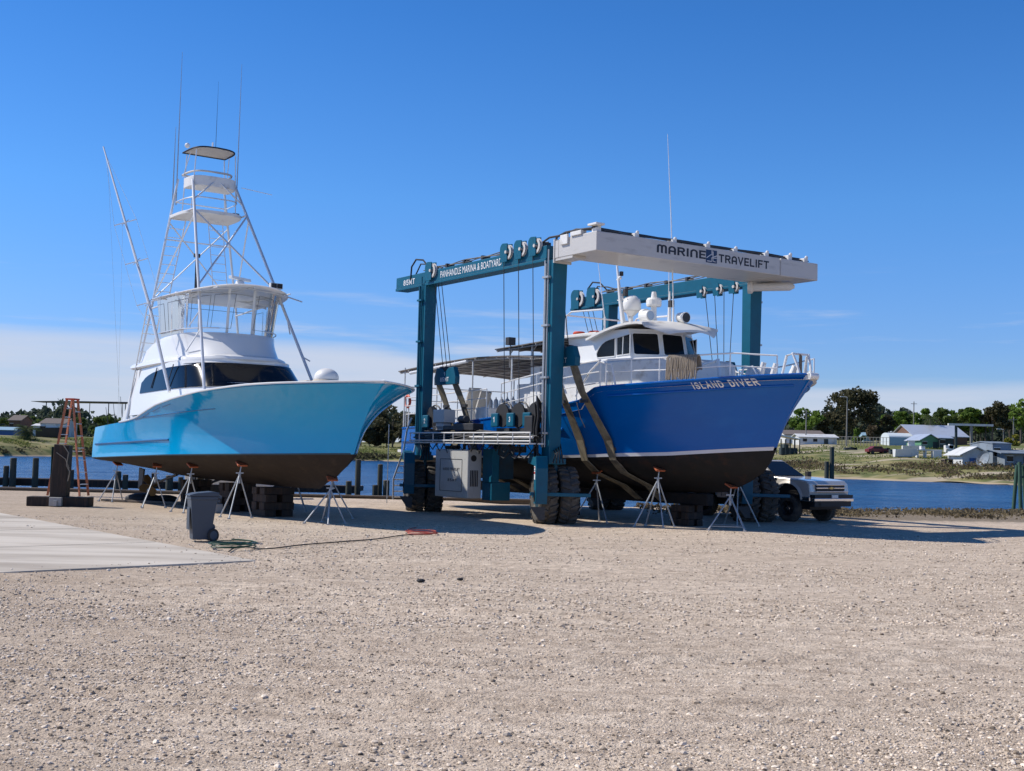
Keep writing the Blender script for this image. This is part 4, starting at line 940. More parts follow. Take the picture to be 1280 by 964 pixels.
# rails
def rail(name, xs_, z_fn, sd_, mids, r=.022, post=.55, y_in=.08):
    b = MB(); f = lambda x, z: Vector((x, I.at_x(x, 1, sd_).y-sd_*y_in, z))
    for off_ in [0]+mids: b.path([f(x, z_fn(x)-off_) for x in xs_], r if off_ == 0 else r*.8, 6)
    for x in np.arange(xs_[0], xs_[-1]+.01, (xs_[-1]-xs_[0])/max(1, round((xs_[-1]-xs_[0])/post))): b.tube(f(x, interp(x, I.zs)-.05), f(x, z_fn(x)), r*.9, 6)
    return b.build(name, 'white', iv, smooth=True)
for sd_ in (-1, 1):
    rail("side_rail", list(np.linspace(-4.3, .8, 12)), lambda x: interp(x, [(-4.3, 4.25), (-1, 4.62), (.8, 4.76)]), sd_, [.33, .66], post=1.1)
    rail("bow_rail", list(np.linspace(1.0, 5.85, 22)), lambda x: interp(x, [(1, 4.76), (3.2, 4.74), (5.0, 4.82), (5.4, 4.78), (6.0, 4.74)]), sd_, [.34], post=.95, y_in=.12)
    rail("after_rail", list(np.linspace(-11.0, -5.2, 14)), lambda x: interp(x, [(-11, 3.95), (-5.2, 4.1)]), sd_, [.3, .6], post=1.0)
    b = MB(); f = I.at_x(.7, 1, sd_); b.path([(-.4, f.y-sd_*.1, 3.75), (.3, f.y-sd_*.1, 4.45), (.75, f.y-sd_*.1, 4.72), (1.3, f.y-sd_*.1, 4.62), (1.5, f.y-sd_*.1, 4.0)], .03, 8); b.build("boarding_rail", 'white', iv, smooth=True)
b = MB(); b.path([(5.75, -.42, 4.2), (5.88, -.38, 4.76), (6.02, -.3, 4.82), (6.14, -.25, 4.5), (6.22, -.2, 4.2)], .035, 8); b.path([(5.75, .42, 4.2), (5.88, .38, 4.76), (6.02, .3, 4.82), (6.14, .25, 4.5), (6.22, .2, 4.2)], .035, 8)
b.tube((6.0, -.3, 4.82), (6.0, .3, 4.82), .03); b.build("bow_pulpit", 'white', iv, smooth=True)
b = MB(); b.bb(6.1, 6.52, -.16, -.12, 4.12, 4.30); b.bb(6.1, 6.52, .12, .16, 4.12, 4.30); b.tube((6.46, -.16, 4.22), (6.46, .16, 4.22), .09, 14); b.build("anchor_roller", 'white', iv, bevel=.02)
# foredeck clutter: winch, davit, fenders, ropes
b = MB(); b.lathe([(.0, -.3), (.26, -.3), (.26, -.24), (.12, -.2), (.12, .2), (.26, .24), (.26, .3), (0, .3)], (4.3, .2, 4.3), (0, 1, 0), 16); b.bb(4.1, 4.5, -.2, .6, 3.95, 4.1); b.build("anchor_winch", 'white_w', iv, smooth=True)
b = MB(); b.tube((3.9, -.9, 3.95), (3.8, -.9, 4.75), .05); b.tube((3.8, -.9, 4.72), (3.2, -.9, 4.6), .035); b.build("davit", 'white', iv, smooth=True)
b = MB()
for k, (x, y) in enumerate(((5.0, -.5), (5.3, -.35), (5.55, .1), (5.75, -.1), (5.2, .4))): b.tube((x, y, 4.12), (x+.12, y+.05, 4.62-.04*k), .09, 10, .07)
pieces(b, "deck_fender", 'white_w', iv)
b = MB()
for k in range(4): b.tube((5.8+.1*k, .25-.12*k, 4.15), (5.85+.1*k, .2-.12*k, 4.8), .03, 6)
pieces(b, "stowed_gear", 'wood', iv)
b = MB(); b.path([(4.7, -.9, 4.1), (4.75, -.85, 4.45), (5.0, -.75, 4.5), (5.15, -.7, 4.2)], .03, 6); b.path([(4.9, .9, 4.1), (4.95, .85, 4.45), (5.2, .75, 4.5), (5.3, .7, 4.2)], .03, 6); pieces(b, "vent_pipe", 'white', iv, smooth=True)
rp_ = thing("rope_bundle", "thick bundle of grey brown ropes draped over the bow rail beside the name", "rope bundle", loc2w(IO, TH, 0, 0, 0), TH-PI/2)
b = MB()
for k in range(26):
    x = 3.25+.034*k; y0 = I.at_x(x, 1, -1).y
    b.path([(x, y0+.22, 4.3+rng.uniform(0, .1)), (x, y0+.16, 4.72), (x+rng.normal(0, .006), y0+.10, 4.795), (x+rng.normal(0, .01), y0+.03, 4.72), (x+rng.normal(0, .015), y0-.0, 4.4), (x+rng.normal(0, .02), y0+.0, 4.10+rng.uniform(0, .08))], .019, 6)
b.build("rope", 'rope', rp_, smooth=True)
# after canopies
def canopy(name, x0, x1, wd_, zf, m_='canvas', ribs=7, th=.035):
    b = MB(); rows = [[Vector((x, y, zf(x)+.10*(1-(y/wd_)**2))) for y in np.linspace(-wd_, wd_, 7)] for x in np.linspace(x0, x1, 12)]
    b.grid(rows); b.grid([[p+Vector((0, 0, th)) for p in r] for r in rows])
    for e_ in (0, -1): b.grid([rows[e_], [p+Vector((0, 0, th)) for p in rows[e_]]]); b.grid([[r[e_] for r in rows], [r[e_]+Vector((0, 0, th)) for r in rows]])
    o = b.build(name, m_, iv, smooth=True)
    b = MB()
    for x in np.linspace(x0+.1, x1-.1, ribs): b.path([(x, y, zf(x)+.10*(1-(y/wd_)**2)-.03) for y in np.linspace(-wd_, wd_, 7)], .022, 5)
    for y in np.linspace(-wd_+.1, wd_-.1, 5): b.path([(x, y, zf(x)+.10*(1-(y/wd_)**2)-.06) for x in np.linspace(x0, x1, 8)], .022, 5)
    b.build("canopy_rib", 'canvasl', o); return o
canopy("main_canopy", -11.75, -2.9, 2.55, lambda x: interp(x, [(-11.8, 4.95), (-9, 5.12), (-6.5, 5.20), (-4, 5.14), (-2.5, 5.0)]), ribs=14)
canopy("upper_canopy", -6.1, -2.8, 1.9, lambda x: interp(x, [(-6.1, 5.50), (-2.8, 5.62)]), ribs=5)
b = MB()
for x in (-11.4, -9.0, -6.6, -4.2):
    for sd_ in (-1, 1): b.tube((x, sd_*2.45, 2.9), (x, sd_*2.45, 5.1), .028, 8)
for x in (-5.6, -4.3):
    for sd_ in (-1, 1): b.tube((x, sd_*1.6, 4.9), (x, sd_*1.6, 5.58), .035, 8); b.tube((x, sd_*1.6, 5.35), (x+.3, sd_*1.6, 5.58), .02, 6)
b.tube((-10.9, -2.5, 4.88), (-6.9, -2.5, 5.12), .06); pieces(b, "canopy_post", 'white', iv, smooth=True)
b = MB(); b.box((-5.9, -1.4, 5.82), (.22, .28, .26)); b.tube((-5.9, -1.4, 5.55), (-5.9, -1.4, 5.72), .02); b.build("flood_lamp", 'steel', iv, bevel=.02)
# dive deck: tank racks, benches, ladder, stern frame
b = MB(); b.bb(-9.8, -5.4, -1.2, -.8, 3.0, 3.3); b.bb(-9.8, -5.4, .8, 1.2, 3.0, 3.3); b.bb(-9.8, -5.4, -1.1, -.9, 2.7, 3.0); b.bb(-9.8, -5.4, .9, 1.1, 2.7, 3.0); pieces(b, "bench", 'white_w', iv)
b = MB()
for k in range(12):
    for y in (-1.0, 1.0): b.lathe([(0, 0), (.09, 0), (.09, .5), (.06, .58), (.025, .6), (.025, .66), (0, .66)], (-9.5+.36*k, y, 3.3), n=10)
pieces(b, "dive_tank", 'alu', iv, smooth=True)
b = MB(); b.bb(-5.0, -4.0, -1.7, 1.7, 2.85, 4.3); b.build("after_locker", 'white_w', iv, bevel=.03)
b = MB(); b.bb(-4.15, -3.5, -1.75, 1.75, 2.85, 4.85); b.bb(-7.8, -7.0, -2.5, -1.9, 2.95, 3.45); b.bb(-6.3, -5.5, -2.5, -2.0, 3.0, 3.5); pieces(b, "white_cabinet", 'white', iv, bevel=.02)
b = MB(); b.beam((-8.2, -1.7, 3.1), (-7.6, -1.7, 4.25), .5, .06); b.beam((-7.4, -1.7, 3.1), (-6.9, -1.7, 4.1), .45, .06); pieces(b, "folded_table", 'canvasl', iv)
b = MB()
for y in (-1.55, -.95): b.tube((-4.0, y, 4.85), (-5.4, y, 3.0), .03)
for k in range(7): b.tube((-4.2-.2*k, -1.55, 4.6-.26*k), (-4.2-.2*k, -.95, 4.6-.26*k), .02, 6)
b.build("companion_stair", 'alu', iv)
b = MB()
for y in (-2.2, -.8, .8, 2.2): b.tube((-11.5, y, 2.4), (-11.5, y, 4.4), .028)
for z in (2.9, 3.4, 3.9, 4.4): b.tube((-11.5, -2.2, z), (-11.5, 2.2, z), .02)
b.build("stern_frame", 'white', iv)
b = MB(); b.lathe([(.14, 0), (.2, .05), (.26, 0), (.2, -.05), (.14, 0)], (-11.45, -2.28, 3.85), (0, 1, 0), 18); b.build("life_ring", 'redo', iv, smooth=True)
b = MB(); b.bb(-12.1, -11.1, -2.3, 2.3, 1.95, 2.05); b.build("swim_platform", 'white_w', iv, bevel=.01)
b = MB(); b.bb(-10.6, 2.6, -.13, .13, .62, .96); b.build("keel", 'blackb', iv, bevel=.02)
b = MB(); x_ = 1.15; yy_ = I.at_x(x_, 1, -1).y; b.path([(-.1, I.at_x(-.1, 1, -1).y-.02, 3.6), (-.1, I.at_x(-.1, .7, -1).y-.05, 3.1), (-.08, I.at_x(-.1, .4, -1).y-.04, 2.75)], .012, 5); b.build("mooring_line", 'rope', iv)
GI = "jack stands under the cobalt dive boat"
def id_stand(label, x, t, side, spread, legs=3, rot=0., bars=False, out=.15):
    p = I.at_x(x, t, side, .0); w_ = loc2w(IO, TH, p.x, p.y, p.z-.04); pv = Vector((math.cos(TH), math.sin(TH)))*side*-out
    stand("boat_stand", label, w_, 0, spread, GI, lean=(pv.x, pv.y), legs=legs, rot=rot, bars=bars)
id_stand("tripod stand right of the hoist's near wheels with a red pad above it", -.35, -.42, -1, .62, 3, -.9)
id_stand("four legged stand with an orange pad under the middle of the blue bow", 2.0, -.35, -1, .62, 4, .3)
id_stand("stand with low cross bars under the forefoot of the blue bow", 3.6, -.84, -1, .70, 4, .6, True)
id_stand("shaded stand on the far side of the dive boat near the bow", 2.4, -.4, 1, .6, 3, .2)
id_stand("shaded stand on the far side of the dive boat amidships", -.6, -.4, 1, .6, 3, 1.2)

# ================================================================== BOAT HOIST
tl = thing("boat_hoist", "teal straddle boat hoist on big tyres with a grey lettered front beam", "boat hoist", (P0.x, P0.y, 0), TH-PI/2)
LX, LY, ZB = 7.25, 7.83, 7.59
def toL(w_): return towards(P0, TH, w_)
for x0 in (0.0, -LX-.15):
    for y0 in (0.0, LY):
        b = MB(); wt = .50 if x0 == 0 else .44; yi = (lambda q: q) if y0 == 0 else (lambda q: wt-q)
        top_ = [(x0, y0), (x0+.40, y0), (x0+.40, y0+wt), (x0, y0+wt)]; bot_ = [(x0, y0), (x0+.38, y0), (x0+.38, y0+wt*.78), (x0, y0+wt*.78)]
        b.grid([[Vector((*p, 1.72)) for p in bot_], [Vector((*p, ZB)) for p in top_]], True); b.f += [(0, 1, 2, 3)]
        lg = b.build("leg", 'teal', tl, bevel=.015)
        b = MB(); yy = y0-.05 if y0 == 0 else y0+wt+.05
        b.tube((x0+.10, yy, 2.2), (x0+.10, yy, 7.5), .035, 8); b.tube((x0+.22, yy, 2.2), (x0+.22, yy, 7.9), .022, 8); b.bb(x0+.02, x0+.06, min(yy, y0 if y0 == 0 else yy-.05), max(yy+.0, y0-.005 if y0 == 0 else yy), 2.2, 7.6)
        for z in (2.6, 4.2, 5.7, 7.1): b.box((x0+.16, yy, z), (.30, .13, .06))
        b.build("conduit", 'teal' if x0 else 'galv', lg)
def side_beam(y0, x0, x1):
    b = MB(); b.bb(x0, x1, y0+.03, y0+.47, ZB+.09, ZB+.47); b.bb(x0, x1, y0, y0+.50, ZB, ZB+.088); sb_ = b.build("side_beam", 'teal', tl, bevel=.012)
    b = MB(); yq = y0+.25
    for k, dz in enumerate((.04, .09, .13)): b.path([(x, yq-.12+.07*k+.03*math.sin(x*2+k), ZB+.50+dz+.02*math.sin(x*3.1+k*2)) for x in np.linspace(x0+1.8, x1-.3, 26)], .018, 5)
    for x in np.arange(x0+2.2, x1-.3, 1.1): b.box((x, yq, ZB+.55), (.10, .30, .14))
    b.build("hydraulic_line", 'steel', sb_)
    b = MB(); b.path([(x0+1.05, y0+.02, ZB+.3), (x0+1.1, y0+.02, ZB+.75), (x0+1.35, y0+.05, ZB+.98), (x0+1.75, y0+.1, ZB+.92), (x0+2.1, y0+.15, ZB+.62), (x0+2.6, y0+.2, ZB+.55)], .03, 6)
    b.path([(x0+1.3, y0+.05, ZB+.4), (x0+1.6, y0+.1, ZB+.80), (x0+2.2, y0+.1, ZB+.72), (x0+2.9, y0+.2, ZB+.52)], .025, 6); b.build("hose_loop", 'dark', sb_, smooth=True)
    return sb_
nb = side_beam(0.0, -9.16, .0); fb = side_beam(LY, -9.44, .40)
text_font("PANHANDLE MARINA & BOATYARD", lambda u, v: Vector((-6.08+3.70*u, .022, ZB+.155+.225*v)), "side_lettering", 'lett', nb)
text_on("85MT", lambda u, v: Vector((-8.62+.80*u, .022, ZB+.14+.20*v)), "model_lettering", 'lett', nb, 1.2)
def sheave(x, y, z, r, parent, face=-1, w_=.10):
    """round sheave in a teal cheek-plate housing"""
    b = MB(); n_ = 14
    cheek = [(x-r*1.15, z-r*1.25)]+[(x-r*.6+r*1.25*math.cos(t)*.6, z+r*.45+r*.8*math.sin(t)) for t in np.linspace(PI, PI*.4, 5)]+[(x+r*.35, z+r*1.15), (x+r*.35, z-r*1.25)]
    for yy in (y-w_, y+w_*.8): b.prism([(p[0], yy, p[1]) for p in cheek], (0, .025, 0))
    o = b.build("sheave_housing", 'teal', parent)
    b = MB(); b.lathe([(r*.62, -.05), (r, -.05), (r*.86, 0), (r, .05), (r*.62, .05)], (x+r*.15, y-w_*.2, z), (0, 1, 0), 24); b.tube((x+r*.15, y-w_-.03, z), (x+r*.15, y+w_, z), .05, 10)
    b.build("sheave", 'canvasl', o, smooth=True)
for x in (-2.02, -1.26, -.50): sheave(x, .02, ZB+.50, .23, nb)
sheave(-6.62, .02, ZB+.45, .25, nb)
for x in (-8.9, -7.9): sheave(x, LY+.02, ZB+.40, .30, fb)
for x in (-1.9, -1.1, -.35): sheave(x, LY+.02, ZB+.02, .17, fb)
# front beam with lettering
BX0, BX1, BY0, BY1, BZ0, BZ1 = .63, 2.41, 0.0, 8.72, 7.61, 8.15
b = MB(); b.bb(BX0, BX1, BY0, 7.05, BZ0, BZ1); b.bb(BX0, BX1, 7.10, BY1, BZ0+.0, BZ1); b.bb(BX0+.03, BX1-.03, 7.0, 7.15, BZ0+.03, BZ1-.03)
fbm = b.build("front_beam", 'beam', tl, bevel=.02)
b = MB()
for y0 in (-.02, LY-.05):
    b.bb(.405, .455, y0, y0+.62, BZ0-.12, BZ1+.02); b.bb(.46, .628, y0+.02, y0+.55, BZ0+.01, BZ1-.03); b.bb(.46, 1.3, y0+.03, y0+.5, BZ0-.07, BZ0-.004)
    for z in np.arange(BZ0-.05, BZ1, .075): b.tube((.395, y0-.0+.03, z), (.47, y0+.03, z), .016, 6); b.tube((.455, y0+.55, z), (.475, y0+.55, z), .016, 6)
b.build("bolted_flange", 'beam', fbm)
b = MB(); b.lathe([(0, 0), (.2, 0), (.2, .12), (.13, .18), (.13, 1.3), (.05, 1.45), (0, 1.45)], (.75, 7.35, BZ0-.17), (.78, .62, 0), 18); b.build("steering_ram", 'white_w', fbm, smooth=True)
b = MB()
for y, hgt in ((.15, .12), (1.5, .12), (2.9, .10), (4.2, .12), (5.3, .10), (6.6, .12), (7.6, .16), (8.3, .14)):
    b.box((2.2, y, BZ1+hgt/2), (.22, .16, hgt)); b.ball((2.28, y+.04, BZ1+hgt+.03), .055, 8, m=6)
b.box((2.25, .10, BZ1+.20), (.40, .30, .06)); b.box((1.5, .05, BZ1+.05), (.5, .2, .12)); b.box((.95, -.03, BZ1-.06), (.35, .06, .28)); pieces(b, "cable_bracket", 'white_w', fbm, bevel=.01)
b = MB()
for k, (dx, dz) in enumerate(((0, .10), (-.07, .14), (.06, .07), (-.14, .10), (-.2, .16))): b.path([(2.16+dx, y, BZ1+dz+.015*math.sin(y*2+k)) for y in np.linspace(.1, 8.5, 30)], .02, 5)
b.path([(2.15, .1, BZ1+.12), (1.5, .02, BZ1+.14), (.9, .05, BZ1+.16), (.4, .1, BZ1+.10), (.2, .15, BZ1-.2)], .035, 6)
b.path([(2.0, .15, BZ1+.10), (1.3, .12, BZ1+.20), (.6, .1, BZ1+.12), (.1, .05, BZ1+.12), (-.3, .1, ZB+.6)], .03, 6)
b.build("hydraulic_line", 'steel', fbm)
fy = BX1+.004
text_on("MARINE", lambda u, v: Vector((fy, 2.15+1.86*u, BZ0+.17+.255*v)), "beam_lettering", 'black', fbm, 1.45, .95, False)
text_on("TRAVELIFT", lambda u, v: Vector((fy, 4.52+2.06*u, BZ0+.14+.255*v)), "beam_lettering", 'black', fbm, 1.4, .95, False)
b = MB(); b.bb(BX1+.001, BX1+.006, 4.02, 4.45, BZ0+.09, BZ0+.47); lg_ = b.build("logo_panel", 'navy', fbm)
b = MB()
for pts in (((.05, .35), (.40, .62), (.52, .62), (.52, .98)), ((.62, .9), (.62, .15), (.85, .12)), ((.10, .12), (.50, .12), (.50, .40), (.95, .42)), ((.70, .50), (.98, .60))):
    b.path([(BX1+.008, 4.02+.43*p[0], BZ0+.09+.38*p[1]) for p in pts], .013, 4)
b.build("logo_mark", 'lett', lg_)
# lower sill, walkway rack, machinery on the near side
for y0 in (0.06, LY+.03):
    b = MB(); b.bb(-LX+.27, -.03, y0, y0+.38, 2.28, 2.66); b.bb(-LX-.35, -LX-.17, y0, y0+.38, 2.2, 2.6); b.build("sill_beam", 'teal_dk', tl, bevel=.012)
b = MB(); b.bb(-6.9, .2, -.58, .02, 2.27, 2.31)
for z in (2.36, 2.60): b.tube((-6.75, -.6, z), (.3, -.6, z), .022, 8)
for x in (-6.7, -6.1, -5.2, -4.5, -3.95, -3.3, -2.75, -2.2, -1.4, -.6, .28): b.tube((x, -.6, 2.3), (x, -.6, 2.62), .018, 6)
b.tube((-3.2, -.45, 2.47), (.2, -.45, 2.47), .035, 8); b.build("pipe_rack", 'white_w', tl, smooth=True)
b = MB()
for k in range(9): b.path([(x, -.42+.06*k, 2.40+.07*math.sin(x*1.7+k)+.03*k) for x in np.linspace(-6.8, .2, 20)], .024, 5)
for k in range(14): x = -6.3+.47*k; b.path([(x, -.3, 2.5), (x+.1, -.42, 2.25-.03*(k % 3)), (x+.3, -.42, 2.12-.05*(k % 4)), (x+.45, -.3, 2.35)], .020, 5)
for k in range(8):
    x = -.12+.03*k; yq = -.12-.035*(k % 4); b.path([(x-.12, .1, 3.0+.04*k), (x-.05, yq, 3.3+.05*k), (x+.02, yq, 3.1), (x+.06*math.sin(k), yq-.05, 2.7), (x-.02, yq, 2.3), (x+.15, yq-.1, 1.95), (x+.3, yq+.1, 1.8)], .026, 6)
for x in (-1.9, -1.3, -.8): b.path([(x, -.2, 2.3), (x+.1, -.3, 1.95), (x+.4, -.3, 1.85), (x+.65, -.2, 2.1), (x+.7, -.1, 2.3)], .022, 6)
b.build("hose_bundle", 'dark', tl, smooth=True)
b = MB(); b.box((-1.0, -.15, 2.12), (.5, .3, .18)); b.box((-5.5, .2, 2.78), (1.6, .4, .14)); b.box((-.35, -.1, 2.85), (.4, .3, .5)); b.box((-4.2, .1, 2.8), (1.2, .4, .22)); b.tube((-4.7, .1, 3.05), (-4.3, .1, 3.05), .12, 12); pieces(b, "valve_block", 'steel', tl, bevel=.02)
for lab, x in (("2", -6.72), ("1", -2.46), ("3", -1.60), ("4", -.74)):
    b = MB(); b.lathe([(0, 0), (.36, 0), (.36, .05), (.22, .07), (.22, .55), (.36, .57), (.36, .62), (0, .62)], (x+.25, .06, 3.14), (0, 1, 0), 24)
    wd = b.build("winch_drum", 'dark', tl, smooth=True)
    b = MB(); b.bb(x-.20, x+.19, -.06, .03, 2.79, 3.21); pl = b.build("drum_plate", 'teal', wd, bevel=.03)
    text_on(lab, lambda u, v, x=x: Vector((x-.05+.08*u, -.064, 2.93+.17*v)), "plate_number", 'lett', pl, 1.2)
    b = MB(); b.path([(x+.25+.40*math.cos(t), .2, 3.14+.40*math.sin(t)) for t in np.linspace(.1, 2.9, 10)], .03, 5); b.bb(x-.1, x+.6, .1, .6, 2.66, 2.76); b.build("drum_guard", 'steel', wd)
b = MB(); b.bb(-6.2, -5.5, -.05, .40, 2.95, 3.38); b.bb(-6.1, -5.6, .0, .3, 2.7, 2.94); b.build("control_box", 'engine', tl, bevel=.02)
EX0, EX1, EY0 = -5.32, -3.32, -.42
b = MB(); b.bb(EX0, EX1, EY0, .08, .58, 2.09); en = b.build("engine_housing", 'engine', tl, bevel=.03)
b = MB(); a0, a1 = (EX0+.32, .78), (EX1-.35, 1.78)
for p, q in (((a0[0], a0[1]), (a1[0], a0[1])), ((a1[0], a0[1]), a1), (a1, (a0[0], a1[1])), ((a0[0], a1[1]), a0)): b.tube((p[0], EY0-.002, p[1]), (q[0], EY0-.002, q[1]), .010, 4)
b.build("door_seam", 'steel', en)
text_on("MARINE TRAVELIFT", lambda u, v: Vector((EX0+.50+1.0*u, EY0-.006, 1.42+.09*v)), "housing_lettering", 'black', en, 1.2)
text_on("85MT", lambda u, v: Vector((EX0+.80+.55*u, EY0-.006, 1.08+.09*v)), "housing_lettering", 'black', en, 1.2)
b = MB(); b.tube((EX1-.01, -.22, 1.82), (EX1+.015, -.22, 1.82), .10, 16)
for k in range(5): b.bb(EX1-.005, EX1+.015, -.33+.06*k, -.30+.06*k, .95, 1.45)
pieces(b, "louvre", 'dark', en)
b = MB(); b.tube((-4.0, -.15, 2.09), (-4.0, -.15, 2.35), .05, 10); b.bb(-4.9, -4.5, -.3, 0, 2.09, 2.2); b.build("exhaust_stack", 'steel', en)
b = MB(); b.bb(-3.30, -2.75, .10, .36, 1.10, 2.12); b.bb(-3.30, -2.75, .10, .78, .54, 1.098); b.prism([(-3.30, .095, 1.1), (-2.75, .095, 1.1), (-2.75, .095, 1.3), (-3.05, .095, 1.2)], (0, -.03, 0)); b.build("hydraulic_tank", 'teal', tl, bevel=.02)
b = MB(); b.bb(-3.1, -2.85, .365, .95, 1.2, 2.27); b.build("tank_support", 'teal_dk', tl)
# wheels: dual pairs steered the same way, each under its corner
_st = Vector((math.cos(R(10)), math.sin(R(10)), 0)); AX = Vector((_st.dot(ddir), _st.dot(pdir), 0)); RD = Vector((AX.y, -AX.x, 0))     # axle and rolling direction in hoist coordinates
def corner(cx, cy, side):
    C_ = Vector((cx, cy, 0)); Rr = .83
    for s_ in (-.31, .31):
        c0 = C_+AX*s_+Vector((0, 0, Rr-.02)); W2 = .26
        b = MB(); b.lathe([(0, -.10), (.20, -.10), (.24, -.02), (.36, -.04), (.40, -W2+.06), (.42, -W2+.06), (.42, W2-.06), (.40, W2-.06), (.36, .04), (.24, .02), (.20, .10), (0, .10)], c0, AX, 24)
        for k in range(8): t = 2*PI*k/8; p = c0+RD*.16*math.cos(t)+Vector((0, 0, .16*math.sin(t))); b.tube(p-AX*.13, p+AX*.13, .02, 6)
        wh = b.build("wheel", 'teal_dk', tl, smooth=True)
        b = MB(); b.lathe([(.42, -W2*.75), (.50, -W2*.95), (.62, -W2*1.06), (.72, -W2*1.0), (.775, -W2*.84), (.80, -W2*.4), (.805, 0), (.80, W2*.4), (.775, W2*.84), (.72, W2*1.0), (.62, W2*1.06), (.50, W2*.95), (.42, W2*.75)], c0, AX, 48)
        for k in range(44):
            t = 2*PI*(k//2+(.5 if k % 2 else 0))/22; sg = 1 if k % 2 else -1; pts = []
            for (w0, dt, h0) in ((.02, .0, .0), (.12, .045, 0), (.24, .10, -.012), (.275, .115, -.05)):
                a_ = t+dt; r_ = .80+h0; pts.append((a_, w0*sg, r_))
            vs = []; fs = []
            for a_, w0, r_ in pts:
                for da, dr in ((-.062, -.012), (-.045, .05), (.045, .05), (.062, -.012)):
                    q = (r_+dr); vs.append(c0+AX*w0+RD*q*math.cos(a_+da)+Vector((0, 0, q*math.sin(a_+da))))
            for i in range(3):
                for j in range(3): fs.append((i*4+j, i*4+j+1, (i+1)*4+j+1, (i+1)*4+j))
            fs += [(0, 1, 2, 3), (12, 13, 14, 15)]; b.add(vs, fs)
        b.build("tyre", 'tyre', wh)
    Fc = C_-AX*.62+RD*1.0
    m = Matrix((RD, AX, Vector((0, 0, 1)))).transposed()
    b = MB()
    z0, z1 = .60, 1.86
    poly = [(-.14, z0), (.12, z0), (.16, .9), (.18, 1.6), (.06, 1.95), (-.14, 1.86)]
    b.prism([Fc-AX*.17+RD*p+Vector((0, 0, z)) for p, z in poly], AX*.34)
    b.prism([Fc-AX*.13+RD*p+Vector((0, 0, z)) for p, z in [(-.14, 1.66), (-.14, 1.84), (-.9, 2.02), (-1.15, 1.95), (-1.15, 1.72)]], AX*.28)
    b.box(C_-AX*.25+Vector((0, 0, 1.80)), (.62, 1.0, .16), m); b.tube(C_+Vector((0, 0, 1.7)), C_+Vector((0, 0, 2.0)), .22, 16)
    b.box(C_-RD*.0+Vector((0, 0, .80)), (.16, .16, 1.8*1.0), m) if False else None
    b.box(C_+Vector((0, 0, 1.3)), (.22, .10, .95), m); b.tube(C_-AX*.66+Vector((0, 0, Rr-.02)), C_+AX*.66+Vector((0, 0, Rr-.02)), .075, 12)
    fk = b.build("steering_fork", 'teal', tl, bevel=.015)
    b = MB()
    q = Fc-AX*.175; 
    for (za, zb2, mm) in ((1.28, 1.55, 'lett'), (1.55, 1.68, 'lett')): b.prism([q+RD*-.06+Vector((0, 0, za)), q+RD*.08+Vector((0, 0, za)), q+RD*.08+Vector((0, 0, zb2-.02)), q+RD*-.06+Vector((0, 0, zb2-.02))], AX*-.006)
    dcl = b.build("warning_decal", 'lett', fk)
    b = MB(); b.prism([q+RD*-.055+AX*-.008+Vector((0, 0, 1.44)), q+RD*.075+AX*-.008+Vector((0, 0, 1.44)), q+RD*.075+AX*-.008+Vector((0, 0, 1.50)), q+RD*-.055+AX*-.008+Vector((0, 0, 1.50))], AX*-.003)
    b.prism([q+RD*-.03+AX*-.008+Vector((0, 0, 1.60)), q+RD*.05+AX*-.008+Vector((0, 0, 1.60)), q+RD*.05+AX*-.008+Vector((0, 0, 1.63)), q+RD*-.03+AX*-.008+Vector((0, 0, 1.63))], AX*-.003); b.build("decal_band", 'red', dcl)
    b = MB(); b.tube(q+Vector((0, 0, .72))-AX*.002, q+Vector((0, 0, .72))-AX*.008, .07, 16); b.tube(q+Vector((0, 0, .92))-AX*.002, q+Vector((0, 0, .92))-AX*.008, .07, 16); b.box(q+Vector((0, 0, .82))-AX*.005, (.14, .006, .2), m); b.build("slot", 'dark', fk)
    b = MB(); b.beam(Fc-AX*.30+Vector((0, 0, .88)), Fc+AX*1.45+Vector((0, 0, .86)), .07, .10); b.beam(Fc+AX*1.42+Vector((0, 0, .86)), C_+AX*.75+Vector((0, 0, .82)), .07, .10); b.build("guard_bar", 'teal', fk, bevel=.01)
    b = MB(); q2 = Fc+RD*.05-AX*.1+Vector((0, 0, 0)); b.prism([q2-AX*.20+Vector((0, 0, .52)), q2+AX*.22+Vector((0, 0, .52)), q2+AX*.22+Vector((0, 0, .16)), q2+AX*.05+Vector((0, 0, .16))], RD*.03); b.build("debris_flap", 'steel', fk)
    b = MB()
    for k in range(4): b.path([C_+RD*.2+AX*(.1-.1*k)+Vector((0, 0, 2.3)), C_+RD*(.75)+AX*(-.05*k)+Vector((0, 0, 2.15-.05*k)), C_+RD*.85+AX*(.05-.1*k)+Vector((0, 0, 1.75))], .02, 5)
    b.build("hub_hose", 'dark', fk)
corner(-.06, .54, -1); corner(-LX-.02, .30, -1); corner(.35, LY+.25, 1); corner(-LX-.02, LY+.25, 1)
# access ladder at the after corner
b = MB(); lx, ly_ = -8.35, -.35
for s_ in (0, .42): b.path([(lx+.1, ly_+s_, .35), (lx+.1, ly_+s_, 1.05), (lx+.75, ly_+s_, 2.0), (lx+.95, ly_+s_, 2.7), (lx+1.25, ly_+s_, 3.1)], .03, 6)
for z in (.42, .62, .82, 1.02): b.tube((lx+.1, ly_, z), (lx+.1, ly_+.42, z), .022, 6)
for k in range(4): b.tube((lx+.25+.16*k, ly_, 1.25+.24*k), (lx+.25+.16*k, ly_+.42, 1.25+.24*k), .02, 6)
b.tube((lx-.15, ly_-.1, .2), (lx-.15, ly_-.1, 2.9), .015, 6); b.build("access_ladder", 'alu', tl, smooth=True)
